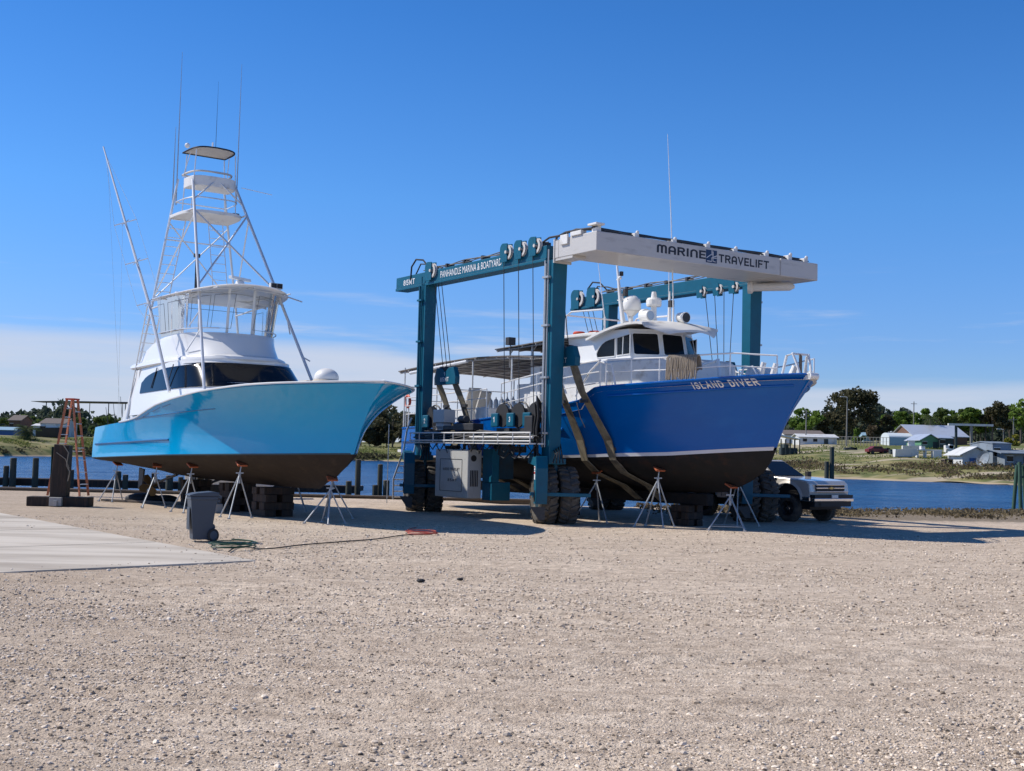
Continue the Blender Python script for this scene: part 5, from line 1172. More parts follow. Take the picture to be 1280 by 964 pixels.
# cables
def cables(name, pairs, r=.013):
    b = MB()
    for p, q in pairs: b.tube(p, q, r, 5)
    return b
for x in (-2.22, -1.42, -.66): cables("", [((x, .0, ZB+.3), (x+.05, .12, 3.3))]).build("hoist_cable", 'steel', tl)
S1X, S2X = -6.55, .10
for k in range(3): cables("", [((-6.75+.22*k, .2, ZB+.1), (S1X-.25+.25*k, .65, 4.75))]).build("hoist_cable", 'steel', tl)
for k in range(2): cables("", [((-.15+.25*k, .45, ZB), (S2X-.1+.3*k, .68, 5.1))]).build("hoist_cable", 'steel', tl)
for k in range(4): cables("", [((-1.75+.46*k, LY-.02, ZB), (-1.05+.22*k+.05, 7.60, 4.5))]).build("hoist_cable", 'steel', tl)
for k in range(3): cables("", [((-8.6+.3*k, LY-.02, ZB), (S1X-.6+.25*k, 7.62, 4.7))]).build("hoist_cable", 'steel', tl)

# slings under the dive boat
def sling(label, xb, zb_, xf, x1, x2):
    t = thing("lifting_sling", label, "sling", loc2w(IO, TH, 0, 0, 0), TH-PI/2, "slings of the boat hoist")
    for x0 in (x1, x2):
        half = lambda sd_: [(sd_*3.50, zb_-.25), (sd_*3.2, (zb_+2.3)/2+.25), (sd_*(abs(I.at_x(x0, .25, 1).y)+.06), 2.45), (sd_*(abs(I.at_x(x0, -.12, 1).y)+.05), interp(x0, I.zw)-.1), (sd_*(abs(I.at_x(x0, -.45, 1).y)+.04), I.at_x(x0, -.45, 1).z-.05), (sd_*(abs(I.at_x(x0, -.8, 1).y)+.02), I.at_x(x0, -.8, 1).z-.06), (sd_*.16, .70)]
        line = half(-1)+half(1)[::-1]; P = []
        for i in range(len(line)-1):
            for q in (0, .5): P.append((line[i][0]*(1-q)+line[i+1][0]*q, line[i][1]*(1-q)+line[i+1][1]*q))
        P.append(line[-1]); b = MB(); hw_ = .16; n_ = len(P)
        rows = []
        for i, (y, z) in enumerate(P):
            dy, dz = P[min(i+1, n_-1)][0]-P[max(i-1, 0)][0], P[min(i+1, n_-1)][1]-P[max(i-1, 0)][1]; L_ = math.hypot(dy, dz); ny, nz_ = -dz/L_*.018, dy/L_*.018
            f_ = max(0, 1-(zb_-.25-z)/2.2); xc = x0+(((xb if y < 0 else xf)+(x0-(x1+x2)/2)*.9)-x0)*f_; hw2 = hw_*(1+.12*math.sin(i*1.9))
            rows.append([Vector((xc-hw2, y-ny, z-nz_)), Vector((xc+hw2, y-ny, z-nz_)), Vector((xc+hw2, y+ny, z+nz_)), Vector((xc-hw2, y+ny, z+nz_))])
        b.grid(rows, True); b.build("strap", 'strap', t)
        b = MB()
        for sd_ in (-1, 1):
            for z in (3.55, 2.2):
                yv = sd_*(3.15 if z > 3 else abs(I.at_x(x0, -.05, 1).y)+.07); b.box((x0+((xb if sd_ < 0 else xf)-(x1+x2)/2)*max(0, 1-(zb_-.25-z)/2.2), yv, z), (.31, .09, .09))
        b.build("sling_pin", 'steel', t)
    for sd_, xc in ((-1, xb), (1, xf)):
        b = MB(); y = sd_*3.5; z = zb_
        b.prism([(xc-.68, y-.09, z-.30), (xc+.68, y-.09, z-.30), (xc+.70, y-.09, z-.05), (xc+.55, y-.09, z+.28), (xc+.25, y-.09, z+.26), (xc, y-.09, z+.12), (xc-.25, y-.09, z+.26), (xc-.55, y-.09, z+.28), (xc-.70, y-.09, z-.05)], (0, .18, 0))
        bl = b.build("sling_block", 'teal', t, bevel=.015)
        if sd_ < 0:
            text_on("85MT", lambda u, v, xc=xc, z=z: Vector((xc-.28+.56*u, -3.596, z-.20+.15*v)), "block_lettering", 'lett', bl, 1.2)
            text_on(label and ("1" if xb < -3 else "2"), lambda u, v, xc=xc, z=z: Vector((xc-.04+.07*u, -3.596, z+.0+.12*v)), "block_number", 'lett', bl, 1.2)
        b = MB()
        for dx in (-.32, 0, .32): b.tube((xc+dx, y-.06, z+.16), (xc+dx, y+.06, z+.16), .16, 16)
        b.build("block_sheave", 'steel', bl)
sling("after sling with its teal block hanging beside the brown canopy", S1X, 4.55, S1X-.3, -7.12, -5.95)
sling("forward sling wrapping the blue hull beside the hoist's near leg", S2X, 4.85, -.75, -.42, .66)

# ================================================================== TRUCK
TT = R(38); tc0 = Vector((9.15, 40.2, 0))+Vector((math.cos(TT), math.sin(TT), 0))*.84
fwd = Vector((math.sin(TT), -math.cos(TT), 0)); org = tc0-fwd*1.85
tk = thing("pickup_truck", "lifted silver beige pickup truck parked behind the hoist's right wheel", "pickup truck", org, TT-PI/2)
def arcpts(cx, cz, r, a0, a1, n=12): return [(cx+r*math.cos(a), cz+r*math.sin(a)) for a in np.linspace(a0, a1, n)]
prof = [(2.72, .80), (2.76, 1.0), (2.72, 1.24), (2.62, 1.34), (2.3, 1.385), (1.25, 1.45), (1.0, 1.46), (-.95, 1.46), (-1.0, 1.46), (-3.0, 1.47), (-3.02, .80)]+arcpts(-1.8, .68, .56, PI*.0+PI*.97, PI*.03)[::1]+[(-1.2, .66), (1.25, .66)]+arcpts(1.85, .68, .56, PI*.97, PI*.03)+[(2.5, .74)]
b = MB(); rows = []
for y, f_, dz in ((-1.0, 0, 0), (-.99, .0, .0), (.99, 0, 0), (1.0, 0, 0)): pass
ys_ = [(-1.00, .06, .03), (-.97, .0, 0), (.97, .0, 0), (1.00, .06, .03)]
for y, ins, dz in ys_:
    rows.append([Vector((x*(1-ins*.15), y, z if z < 1.2 else z-dz)) for x, z in prof])
n_ = len(prof); vs = [p for r in rows for p in r]; fs = [(i*n_+j, i*n_+(j+1) % n_, (i+1)*n_+(j+1) % n_, (i+1)*n_+j) for i in range(3) for j in range(n_)]
fs += [tuple(range(n_))[::-1], tuple(range(3*n_, 4*n_))]; b.add(vs, fs); tb = b.build("body", 'truck', tk, bevel=.045)
b = MB()
for sd_ in (-1, 1):
    for cx in (1.85, -1.8):
        a_ = arcpts(cx, .68, .57, PI*.97, PI*.03, 16); c_ = arcpts(cx, .68, .66, PI*.97, PI*.03, 16)
        b.grid([[Vector((x, sd_*1.005, z)) for x, z in a_], [Vector((x, sd_*1.045, z)) for x, z in a_], [Vector((x, sd_*1.005, z)) for x, z in c_]])
b.build("fender_flare", 'truck', tk, smooth=True)
b = MB(); b.bb(-3.0, 2.6, -.80, .80, .42, .80); b.bb(1.3, 2.4, -.9, .9, .8, 1.2); b.bb(-2.4, -1.2, -.9, .9, .8, 1.2); b.build("chassis", 'dark', tk)
b = MB(); base = [(1.12, .90), (-.98, .92)]; topr = [(.30, .70), (-.72, .72)]
ring0 = [(1.12, -.80), (.95, -.93), (-.98, -.93), (-.98, .93), (.95, .93), (1.12, .80)]; ring1 = [(.36, -.60), (.25, -.70), (-.78, -.72), (-.78, .72), (.25, .70), (.36, .60)]
b.grid([[Vector((x, y, 1.44)) for x, y in ring0], [Vector((x, y, 1.95)) for x, y in ring1]], True); b.f.append(tuple(range(6, 12))); b.grid([[Vector((x, y, 1.95)) for x, y in ring1], [Vector((x*.9-.02, y*.9, 1.985)) for x, y in ring1]], True); b.f.append(tuple(range(len(b.v)-6, len(b.v))))
cb = b.build("cab", 'truck', tk, bevel=.015)
def lift_(P, d=.006): 
    n_ = (P[1]-P[0]).cross(P[2]-P[1]).normalized(); return n_
def pane(p4, name="window", inset=.06, m_='glassb', parent=tk):
    P = [Vector(p) for p in p4]; c_ = sum(P, Vector())/4; n_ = (P[1]-P[0]).cross(P[2]-P[1]).normalized()
    if n_.dot(c_-Vector((0, 0, 1.6))) < 0: n_ = -n_
    Q = [p.lerp(c_, inset)+n_*.004 for p in P]; b = MB(); b.prism(Q, n_*.012); return b.build(name, m_, parent)
r0 = [Vector((x, y, 1.46)) for x, y in ring0]; r1 = [Vector((x, y, 1.94)) for x, y in ring1]
pane((r0[5], r0[0], r1[0], r1[5]), "windscreen", .05)
for i, j in ((1, 2), (3, 4)):
    a_, c_, d_, e_ = r0[i], r0[j], r1[j], r1[i]; mid0, mid1 = a_.lerp(c_, .55 if i == 1 else .45), e_.lerp(d_, .55 if i == 1 else .45)
    pane((a_, mid0, mid1, e_), "side_window", .08); pane((mid0, c_, d_, mid1), "side_window", .08)
pane((r0[2], r0[3], r1[3], r1[2]), "rear_window", .1)
b = MB(); b.bb(-2.9, -1.05, -.88, .88, 1.0, 1.475); b.build("bed_cover", 'dark', tk, bevel=.01)
b = MB(); b.bb(2.74, 2.80, -.72, .72, 1.02, 1.20); gr = b.build("grille", 'dark', tk, bevel=.01)
b = MB(); b.bb(2.77, 2.825, -.74, .74, 1.10, 1.135); b.bb(2.77, 2.82, -.75, .75, 1.205, 1.235); b.bb(2.77, 2.82, -.75, .75, .985, 1.012); b.build("grille_bar", 'chrome', gr, bevel=.008)
b = MB(); b.prism([(2.828, -.17, 1.13), (2.828, -.06, 1.13), (2.828, -.06, 1.155), (2.828, .06, 1.155), (2.828, .06, 1.13), (2.828, .17, 1.13), (2.828, .14, 1.105), (2.828, .06, 1.105), (2.828, .06, 1.08), (2.828, -.06, 1.08), (2.828, -.06, 1.105), (2.828, -.14, 1.105)], (.008, 0, 0)); b.build("badge", mat("gold_badge", (.5, .36, .12), .3, .6), gr)
for sd_ in (-1, 1):
    b = MB(); b.prism([(2.70, sd_*.75, 1.02), (2.70, sd_*.75, 1.235), (2.60, sd_*.99, 1.24), (2.62, sd_*.99, 1.04)], (.055, 0, 0)); b.build("headlight", 'lamp', tk, bevel=.01)
    b = MB(); b.box((1.0, sd_*1.12, 1.50), (.12, .20, .24)); b.tube((.95, sd_*.95, 1.45), (1.0, sd_*1.1, 1.45), .02); b.build("wing_mirror", 'dark', tk, bevel=.02)
    b = MB(); b.box((-.35, sd_*1.008, 1.28), (.20, .02, .03)); b.build("door_handle", 'chrome', tk)
    b = MB(); b.tube((1.02, sd_*1.003, .72), (1.02, sd_*1.003, 1.42), .007, 4); b.tube((-.05, sd_*1.003, .72), (-.05, sd_*1.003, 1.42), .007, 4); b.tube((-1.0, sd_*1.003, .72), (-1.0, sd_*1.003, 1.42), .007, 4); b.build("door_seam", 'dark', tk)
b = MB(); b.bb(2.74, 2.94, -.98, .98, .80, .90); b.bb(2.70, 2.90, -.94, .94, .52, .70); b.tube((2.92, -.62, .60), (2.925, -.62, .60), .06); b.build("bumper_trim", 'dark', tk, bevel=.02)
b = MB(); b.bb(2.76, 2.96, -1.0, 1.0, .69, .795); b.bb(2.35, 2.76, -1.02, -.97, .69, .84); b.bb(2.35, 2.76, .97, 1.02, .69, .84); b.bb(2.50, 2.72, -.97, .97, .92, 1.0); b.build("bumper", 'chrome', tk, bevel=.02)
b = MB(); b.bb(2.80, 2.98, -.16, .16, .80, .90); b.build("number_plate", 'white_w', tk, bevel=.005)
for cx in (1.85, -1.8):
    for sd_ in (-1, 1):
        c0 = (cx, sd_*.86, .43); b = MB(); a_ = (0, sd_, 0)
        b.lathe([(0, .10), (.05, .10), (.07, .05), (.20, .02), (.23, .08), (.245, .12), (.25, .12), (.25, -.12), (0, -.12)], c0, a_, 24)
        for k in range(6):
            t = PI*k/3; b.beam(Vector((cx+.06*math.cos(t), sd_*.925, .43+.06*math.sin(t))), Vector((cx+.22*math.cos(t), sd_*.945, .43+.22*math.sin(t))), .05, .03)
        wh = b.build("wheel", 'steel', tk)
        b = MB(); b.lathe([(0, .115), (.06, .115), (.075, .09), (.075, .07)], c0, a_, 12); b.build("hub_cap", 'chrome', wh)
        b = MB(); b.lathe([(.25, -.13), (.33, -.15), (.40, -.14), (.43, -.10), (.43, .10), (.40, .14), (.33, .15), (.25, .13)], c0, a_, 40)
        for k in range(36):
            t = 2*PI*k/36
            for s_ in (-.09, 0, .09): q = t+(.09 if s_ == 0 else 0); b.box((cx+.43*math.cos(q), sd_*.86+s_, .43+.43*math.sin(q)), (.02, .065, .045), (0, -q, 0))
        b.build("tyre", 'tyre', wh)

# ================================================================== YARD THINGS
bn = thing("wheeled_bin", "grey blue wheeled rubbish bin with closed lid standing beside the concrete slab", "rubbish bin", (-6.47, 26.05, 0), PI+R(24)); bn.scale = (.84, .92, 1.02)
b = MB(); lo = [(-.20, -.21), (.24, -.21), (.24, .21), (-.20, .21)]; hi = [(-.32, -.28), (.33, -.28), (.33, .28), (-.32, .28)]
b.grid([[Vector((x, y, .05)) for x, y in lo], [Vector((x*1.02, y*1.02, .12)) for x, y in lo], [Vector((x*.985, y*.97, .86)) for x, y in hi], [Vector((x*1.03, y*1.03, .87)) for x, y in hi], [Vector((x*1.03, y*1.03, .93)) for x, y in hi]], True); b.f.append((0, 1, 2, 3)); b.f.append((16, 17, 18, 19))
b.bb(.325, .34, -.17, .17, .25, .70); b.build("body", 'bin', bn, bevel=.02)
b = MB(); b.prism([(.37, -.30, .935), (.37, -.30, .965), (.2, -.30, 1.0), (-.2, -.30, 1.03), (-.36, -.30, 1.01), (-.36, -.30, .935)], (0, .60, 0)); b.build("lid", 'bin', bn, bevel=.02)
b = MB(); b.tube((-.42, -.24, .93), (-.42, .24, .93), .018); b.box((-.38, -.24, .92), (.10, .03, .05)); b.box((-.38, .24, .92), (.10, .03, .05)); b.box((-.34, 0, .84), (.10, .5, .05)); b.build("handle", 'bin', bn)
b = MB(); b.prism([(-.20, -.2, .12), (-.31, -.2, .30), (-.28, -.2, .36), (-.2, -.2, .3)], (0, .4, 0)); b.tube((-.25, -.27, .14), (-.25, .27, .14), .014); b.build("axle_housing", 'bin', bn)
for y in (-.27, .27):
    b = MB(); b.lathe([(.03, -.035), (.10, -.035), (.135, -.025), (.14, 0), (.135, .025), (.10, .035), (.03, .035)], (-.25, y, .14), (0, 1, 0), 22); wh = b.build("wheel", 'dark', bn, smooth=True)
    b = MB(); b.lathe([(0, -.03), (.05, -.045), (.085, -.037), (.09, .037), (.05, .045), (0, .03)], (-.25, y, .14), (0, 1, 0), 16); b.build("rim", 'bin', wh, smooth=True)
# orange step ladder at the stern
ld = thing("step_ladder", "tall orange fibreglass stepladder standing open at the sportfisher's stern", "ladder", (-16.7, 46.8, 0), R(-6))
HL = 3.65
def lad_sec(x_b, w_t, w_b, steps, name, m_, yoff=0):
    b = MB()
    for s_ in (-1, 1): b.beam((0+(.12 if x_b > 0 else -.12), s_*w_t/2, HL), (x_b, s_*w_b/2, .02), .035, .09)
    b.build(name, m_, ld, bevel=.005)
    b = MB()
    for k in range(1, steps):
        f_ = k/steps; x_ = (.12 if x_b > 0 else -.12)*f_+x_b*(1-f_); w_ = w_t*f_+w_b*(1-f_); b.box((x_, 0, HL*f_), (.09, w_, .025))
    b.build("rung", 'alu', ld)
lad_sec(-.62, .42, .85, 11, "front_rail", 'orange'); lad_sec(.62, .38, .75, 8, "rear_rail", 'orange')
b = MB(); b.box((0, 0, HL+.02), (.36, .48, .06)); b.build("top_cap", 'redo', ld, bevel=.01)
b = MB(); b.tube((-.4, -.3, 1.7), (.4, -.28, 1.7), .012); b.tube((-.4, .3, 1.7), (.4, .28, 1.7), .012); b.build("spreader", 'alu', ld)
# big upright timber on a cross base
tp_ = thing("timber_post", "massive dark upright timber on a heavy cross beam left of the sportfisher", "timber post", (-14.25, 39.2, 0), R(4))
b = MB(); b.prism([(-.27, -.24, .28), (.24, -.24, .28), (.28, -.24, 1.93), (-.19, -.24, 1.96)], (0, .46, 0)); b.build("upright", 'woodk', tp_, bevel=.025)
b = MB(); b.box((-.262, 0, 1.1), (.02, .40, 1.55)); b.build("green_face", 'mossp', tp_)
b = MB(); b.bb(-.95, .98, -.30, .28, 0, .30); b.build("cross_beam", 'woodk', tp_, bevel=.02)
b = MB(); b.bb(-.20, .17, -.48, -.31, .02, .29); b.bb(-.05, .06, -.56, -.48, .02, .2); b.build("chock", 'conc', tp_, bevel=.01)
b = MB(); b.path([(.1, -.26, 1.95), (.28, -.28, 1.7), (.24, -.3, 1.3), (.35, -.3, 1.1), (.3, -.3, .8)], .018, 5); b.path([(-.1, -.25, 1.7), (.2, -.3, 1.5), (.32, -.28, 1.2)], .014, 5); b.build("rope_tail", 'rope', tp_)
# keel blocks
def blocks(label, w_, rz, rowsz, wd_, dp, group, mt='woodk'):
    t = thing("keel_blocks", label, "keel blocks", (w_.x, w_.y, 0), rz, group); z = 0
    for k, h_ in enumerate(rowsz):
        for j in (-1, 1):
            b = MB()
            if k % 2 == 0: b.box((j*dp*.28, rng.normal(0, .01), z+h_/2), (dp*.36, wd_, h_-.006))
            else: b.box((rng.normal(0, .01), j*wd_*.28, z+h_/2), (dp, wd_*.36, h_-.006))
            b.build("block", 'woodk', t, bevel=.01)
        z += h_
GK = "timber cribs carrying the keels"
blocks("wooden crib of crossed timbers under the sportfisher's forward keel", loc2w(SO, STH, -6.3, -.1), STH, (.2, .22, .22, .21), .95, .95, None, 'mix')
blocks("wooden crib under the sportfisher's middle keel behind the wheeled bin", loc2w(SO, STH, -9.2, 0), STH, (.2, .22, .22, .24), .9, .9, None, 'mix')
blocks("wooden crib under the sportfisher's keel near the propellers", loc2w(SO, STH, -12.8, 0), STH, (.2, .22, .22, .23), .8, .8, None, 'mix')
blocks("dark crib under the dive boat's forward keel behind the orange padded stand", loc2w(IO, TH, 1.6, 0), TH, (.2, .21, .20), .8, .6, None)
blocks("dark crib under the dive boat's keel between the hoist wheels", loc2w(IO, TH, -4.5, 0), TH, (.2, .21, .20), .8, .8, None)
b = MB(); 
def simple(name, label, cat, b, m_, group=None, **k): return tag(b.build(name, m_, None, **k), label, cat, group)
b = MB(); p = loc2w(SO, STH, -8.4, -1.0); b.box((p.x, p.y, .13), (.38, .19, .26), (0, 0, .3)); simple("concrete_block", "pale concrete block on the gravel left of the wheeled bin", "concrete block", b, 'conc', bevel=.01)
b = MB(); b.beam((-14.2, 43.2, .05), (-10.3, 41.6, .05), .22, .07); simple("wood_plank", "long plank lying on the gravel under the sportfisher", "plank", b, 'wood', bevel=.005)
b = MB(); b.ball((-12.9, 43.6, .10), .42, sc=(1.6, .8, .5), n=12); b.ball((-12.2, 43.9, .10), .3, sc=(1.5, .8, .5), n=12); simple("tarpaulin", "crumpled dark tarpaulin on the gravel under the sportfisher's stern", "tarpaulin", b, 'dark')
b = MB(); b.box((-10.6, 45.5, .30), (.9, .5, .6), (0, 0, .2)); simple("supply_crate", "larger weathered crate standing on the gravel beyond the sportfisher", "crate", b, 'wood', bevel=.01)
b = MB(); b.box((-9.7, 46.6, .25), (.7, .5, .5), (0, 0, -.3)); simple("supply_crate", "smaller weathered crate standing right of the larger one beyond the sportfisher", "crate", b, 'wood', bevel=.01)
# small skiff on a trailer behind the sportfisher
sk = thing("small_skiff", "small white skiff on blocks seen under the sportfisher's hull", "boat", (-10.8, 48.6, 0), R(12))
b = MB(); b.prism([(-1.9, -.7, .95), (-1.9, -.5, .45), (1.4, -.4, .45), (2.2, -.05, .98), (1.5, -.6, .97)], (0, 1.2, 0)); b.build("hull", 'white_w', sk, bevel=.03)
b = MB(); b.box((-1.2, 0, .22), (.3, .9, .44)); b.box((1.0, 0, .22), (.3, .8, .44)); pieces(b, "block", 'wood', sk)
# hoses
def gpath(pp, z=.03, wig=.0):
    out = []
    for px, py in pp: g = gnd(px, py, z); out.append(Vector((g.x, g.y, z+float(gz(g.x, g.y)))))
    return out
def smooth_path(P, n=8):
    out = []
    for i in range(len(P)-1):
        p0, p1, p2, p3 = P[max(i-1, 0)], P[i], P[i+1], P[min(i+2, len(P)-1)]
        for k in range(n):
            t = k/n; out.append(.5*((2*p1)+(p2-p0)*t+(2*p0-5*p1+4*p2-p3)*t*t+(3*p1-p0-3*p2+p3)*t**3))
    return out+[P[-1]]
b = MB(); b.path(smooth_path(gpath([(286, 689), (300, 683), (330, 686), (380, 681), (430, 677), (470, 674), (505, 669), (540, 668)])), .013, 6); simple("black_hose", "dark hose trailing across the gravel from the bin to the red cord", "hose", b, 'dark', smooth=True)
b = MB(); c_ = gnd(290, 686); pts = [Vector((c_.x+(.42+.05*math.sin(a*1.7))*math.cos(a)*(1+.05*math.sin(3*a)), c_.y+(.55+.08*math.sin(a*.7))*math.sin(a), .04+.004*a+float(gz(c_.x, c_.y)))) for a in np.linspace(0, 2*PI*4.3, 110)]
b.path(pts, .010, 5); simple("garden_hose", "coiled green hose on the gravel beside the tip of the concrete slab", "hose", b, 'green', smooth=True)
b = MB(); c_ = gnd(527, 668.5); pts = [Vector((c_.x+(.36+.03*math.sin(a*1.3))*math.cos(a), c_.y+(.5+.2*math.sin(a*.6))*math.sin(a), .035+.003*a)) for a in np.linspace(0, 2*PI*3.2, 80)]
b.path(pts, .009, 5); b.path(smooth_path([pts[0], Vector((c_.x-.3, c_.y+.6, .04)), Vector((c_.x-.42, c_.y+1.3, .04)), Vector((c_.x-.3, c_.y+2.2, .04))]), .012, 5)
simple("extension_cord", "loose coil of red cord lying on the gravel in front of the hoist", "cord", b, 'redh', smooth=True)
for px, py, r_, lb in ((526, 728, .05, "larger dark clod on the gravel in front of the red cord"), (575, 726, .038, "smaller dark clod just right of the larger one")):
    g = gnd(px, py); b = MB(); b.ball((g.x, g.y, .025), r_, 10, sc=(1.4, 1, .6), m=6); simple("dark_clod", lb, "clod", b, 'dark')

# ================================================================== NEAR SHORE: bulkhead, dock, pilings
b = MB(); b.bb(-60, 1.5, 50.86, 51.14, -1.6, .07); b.bb(-60, 1.5, 50.78, 51.22, .071, .13); simple("timber_bulkhead", "low timber bulkhead along the river edge of the yard", "bulkhead", b, 'wood')
dk = thing("boat_dock", "dark timber dock running along the river behind the bulkhead", "dock", (-22, 54.4, 0))
b = MB(); b.bb(-30, 15.5, -.55, .55, .20, .42); b.build("deck", 'woodk', dk)
b = MB(); b.bb(-30, 15.5, -.62, -.56, .10, .40); b.build("waler", 'woodk', dk)
def piling(label, px, ytop, Y, r, zb_=-1.5, group=None, m_='pile', lean=(0, 0)):
    p = at(px, ytop, Y); t = thing("wooden_piling", label, "piling", (p.x, Y, 0), 0, group)
    b = MB(); b.tube((-lean[0], -lean[1], zb_), (0, 0, p.z), r, 12, r*.9); b.build("post", m_, t, smooth=True)
    b = MB(); b.lathe([(r*.9, 0), (r*.85, .02), (0, .03)], (0, 0, p.z), n=12); b.build("top", 'wood', t); return t
GP = "pilings along the dock at left"
for px, yt, r_, lb in ((8, 583, .13, "short piling at the left edge of the photo"), (17, 573, .15, "tall piling leaning a little, second from the left edge"), (45, 573, .14, "tall piling just left of the big dark timber"), (90, 588, .10, "thin piling between the big timber and the orange ladder"),
                      (-14, 575, .15, "piling just outside the left edge"), (148, 590, .14, "piling seen under the sportfisher's stern"), (157, 594, .13, "short piling beside the sportfisher's rudders"), (212, 595, .17, "thick piling seen under the sportfisher's hull left of the bin"), (226, 597, .12, "thin piling seen under the hull beside the thick one")):
    piling(lb, px, yt, 53.4, r_)
for px, yt, Y, r_, lb in ((436, 602, 52.2, .14, "short piling just right of the sportfisher's stem"), (448, 575, 52.4, .13, "tallest piling right of the sportfisher's stem"), (469, 607, 52.2, .13, "short stub piling between two tall ones"), (475.5, 581, 52.6, .12, "tall piling left of the hoist's access ladder"), (483, 601, 52.2, .15, "stout short piling nearest the hoist's access ladder")):
    piling(lb, px, yt, Y, r_)
piling("tall lone piling in the river above the pickup", 1040, 559, 150, .30, -3); piling("short piling beside the tall lone one above the pickup", 1033.5, 577, 150, .30, -3)
dl = thing("piling_cluster", "cluster of leaning green piles at the right edge of the photo", "piling cluster", (gnd(1270, 636).x, 56.6, 0))
for (x0, x1, y1, h_) in ((-.28, -.02, .0, 2.0), (.0, .02, -.2, 2.15), (.30, .10, .1, 2.1), (.6, .35, .2, 2.0)):
    b = MB(); b.tube((x0, y1*2, -1.2), (x1, y1, h_), .085, 10); b.build("pile", 'pileg', dl, smooth=True)
b = MB(); b.tube((-.12, 0, 1.4), (.5, .1, 1.5), .05); b.build("binding", 'pileg', dl)

# ================================================================== FAR SHORE THINGS
def lp(px, py):
    prev = None
    for Y in np.concatenate([np.arange(140, 420, 1.0), np.arange(420, 900, 4.0)]):
        p = at(px, py, Y)
        if Y < interp(p.x/Y, SH): continue
        dz = p.z-land(p.x, Y)
        if prev is not None and dz <= 0: return Vector((p.x, Y, land(p.x, Y)))
        prev = dz
    Y = 330; p = at(px, py, Y); return Vector((p.x, Y, land(p.x, Y)))
M.update(roofm=mat("metal_roof", (.52, .56, .62), .35, .3, var=.06, dirt=(.42, .44, .46), damt=.3, dscale=.4), tarp=mat("pale_blue_tarp", (.28, .42, .50), .5, var=.08),
 tarpt=mat("white_tarp", (.60, .66, .68), .5, var=.05), gwall=mat("green_clapboard", (.11, .26, .15), .7, var=.1), dkw=mat("dark_siding", (.035, .05, .05), .7, var=.2),
 brick=mat("brown_wall", (.14, .075, .05), .85, var=.2), greyw=mat("blue_grey_steel", (.20, .24, .28), .6, var=.12, dirt=(.12, .12, .12), damt=.4, dscale=.6),
 pale=mat("pale_plastic", (.62, .63, .62), .6, var=.1, dirt=(.4, .38, .34), damt=.4, dscale=.5), asph=mat("brown_shingles", (.15, .125, .11), .9, var=.15), pole=mat("grey_pole", (.22, .21, .19), .8, var=.15), yell=mat("yellow_hull", (.45, .36, .06), .5, var=.15), bluev=mat("blue_plastic", (.03, .10, .28), .5, var=.1), navyh=mat("dark_hull", (.02, .025, .035), .3, var=.1))
def house_px(name, label, cat, px0, px1, ytop, yeave, ybase, depth, wallm, roofm, ridge='x', door=True, group=None, over=.4):
    g = lp((px0+px1)/2, ybase); Y = g.y; x0, x1 = at(px0, ybase, Y).x, at(px1, ybase, Y).x; zt_, ze = at((px0+px1)/2, ytop, Y).z-g.z, at((px0+px1)/2, yeave, Y).z-g.z
    t = thing(name, label, cat, (g.x, Y, g.z-.1), 0, group); hx = (x1-x0)/2; D_ = depth
    b = MB()
    if ridge == 'x': b.bb(-hx, hx, 0, D_, 0, ze); b.prism([(-hx, 0, ze), (-hx, D_, ze), (-hx, D_/2, zt_)], (2*hx, 0, 0))
    else: b.bb(-hx, hx, 0, D_, 0, ze); b.prism([(-hx, 0, ze), (hx, 0, ze), (0, 0, zt_)], (0, D_, 0))
    b.build("wall", wallm, t)
    b = MB(); o = over
    if ridge == 'x':
        for s_ in (0, 1): ya, yb = (-o, D_/2) if s_ == 0 else (D_/2, D_+o); za, zb2 = (ze-.1, zt_+.1) if s_ == 0 else (zt_+.1, ze-.1); b.prism([(-hx-o, ya, za), (-hx-o, yb, zb2), (-hx-o, yb, zb2+.12), (-hx-o, ya, za+.12)], (2*hx+2*o, 0, 0))
    else:
        for s_ in (-1, 1): b.prism([(s_*(hx+o), -o, ze-.15), (0, -o, zt_+.08), (0, -o, zt_+.2), (s_*(hx+o), -o, ze-.03)], (0, D_+2*o, 0))
    b.build("roof", roofm, t)
    if door:
        b = MB(); b.bb(hx*.3, hx*.3+.9, -.05, -.01, 0, min(2.0, ze*.8)); b.build("door", 'dkw', t)
        for wx in np.arange(-hx*.85, hx*.85-.9, max(2.2, hx*.42)):
            if abs(wx-hx*.3) < 1.2: continue
            b = MB(); b.bb(wx, wx+.9, -.05, -.01, ze*.45, ze*.8); wf_ = b.build("window", 'glassb', t)
            b = MB(); b.bb(wx-.08, wx+.98, -.06, -.052, ze*.45-.10, ze*.45-.01); b.bb(wx-.08, wx+.98, -.06, -.052, ze*.8+.01, ze*.8+.10); b.build("frame", 'white_w', wf_)
    return t
house_px("metal_roof_house", "brown house under a wide pale metal roof among the far trees", "house", 1143, 1209, 531, 545, 557, 16, 'brick', 'roofm', 'x')
house_px("green_cottage", "small green gabled cottage in front of the metal roofed house", "cottage", 1151.5, 1174, 543, 549.5, 560, 9, 'gwall', 'roofm', 'y')
house_px("cottage_dark_side", "dark right side of the green cottage, built as a low block", "shed", 1174.5, 1189, 544, 547, 560, 7, 'dkw', 'roofm', 'x')  # the cottage's dark right side, added as a separate low block
g = lp(1128, 557); t = thing("tarp_shelter", "pale blue tarpaulin shelter left of the green cottage", "shelter", (g.x, g.y, g.z-.1)); hx = 16.5*g.y/FPX; hz_ = at(1128, 540.5, g.y).z-g.z
b = MB(); arc = [(0, hz_*.6)]+[(3+3*math.cos(a), hz_*.6+hz_*.4*math.sin(a)) for a in np.linspace(PI, 0, 9)]+[(6, 0), (0, 0)]
b.prism([(-hx, y, z) for y, z in arc], (2*hx, 0, 0)); b.build("cover", 'tarpt', t)
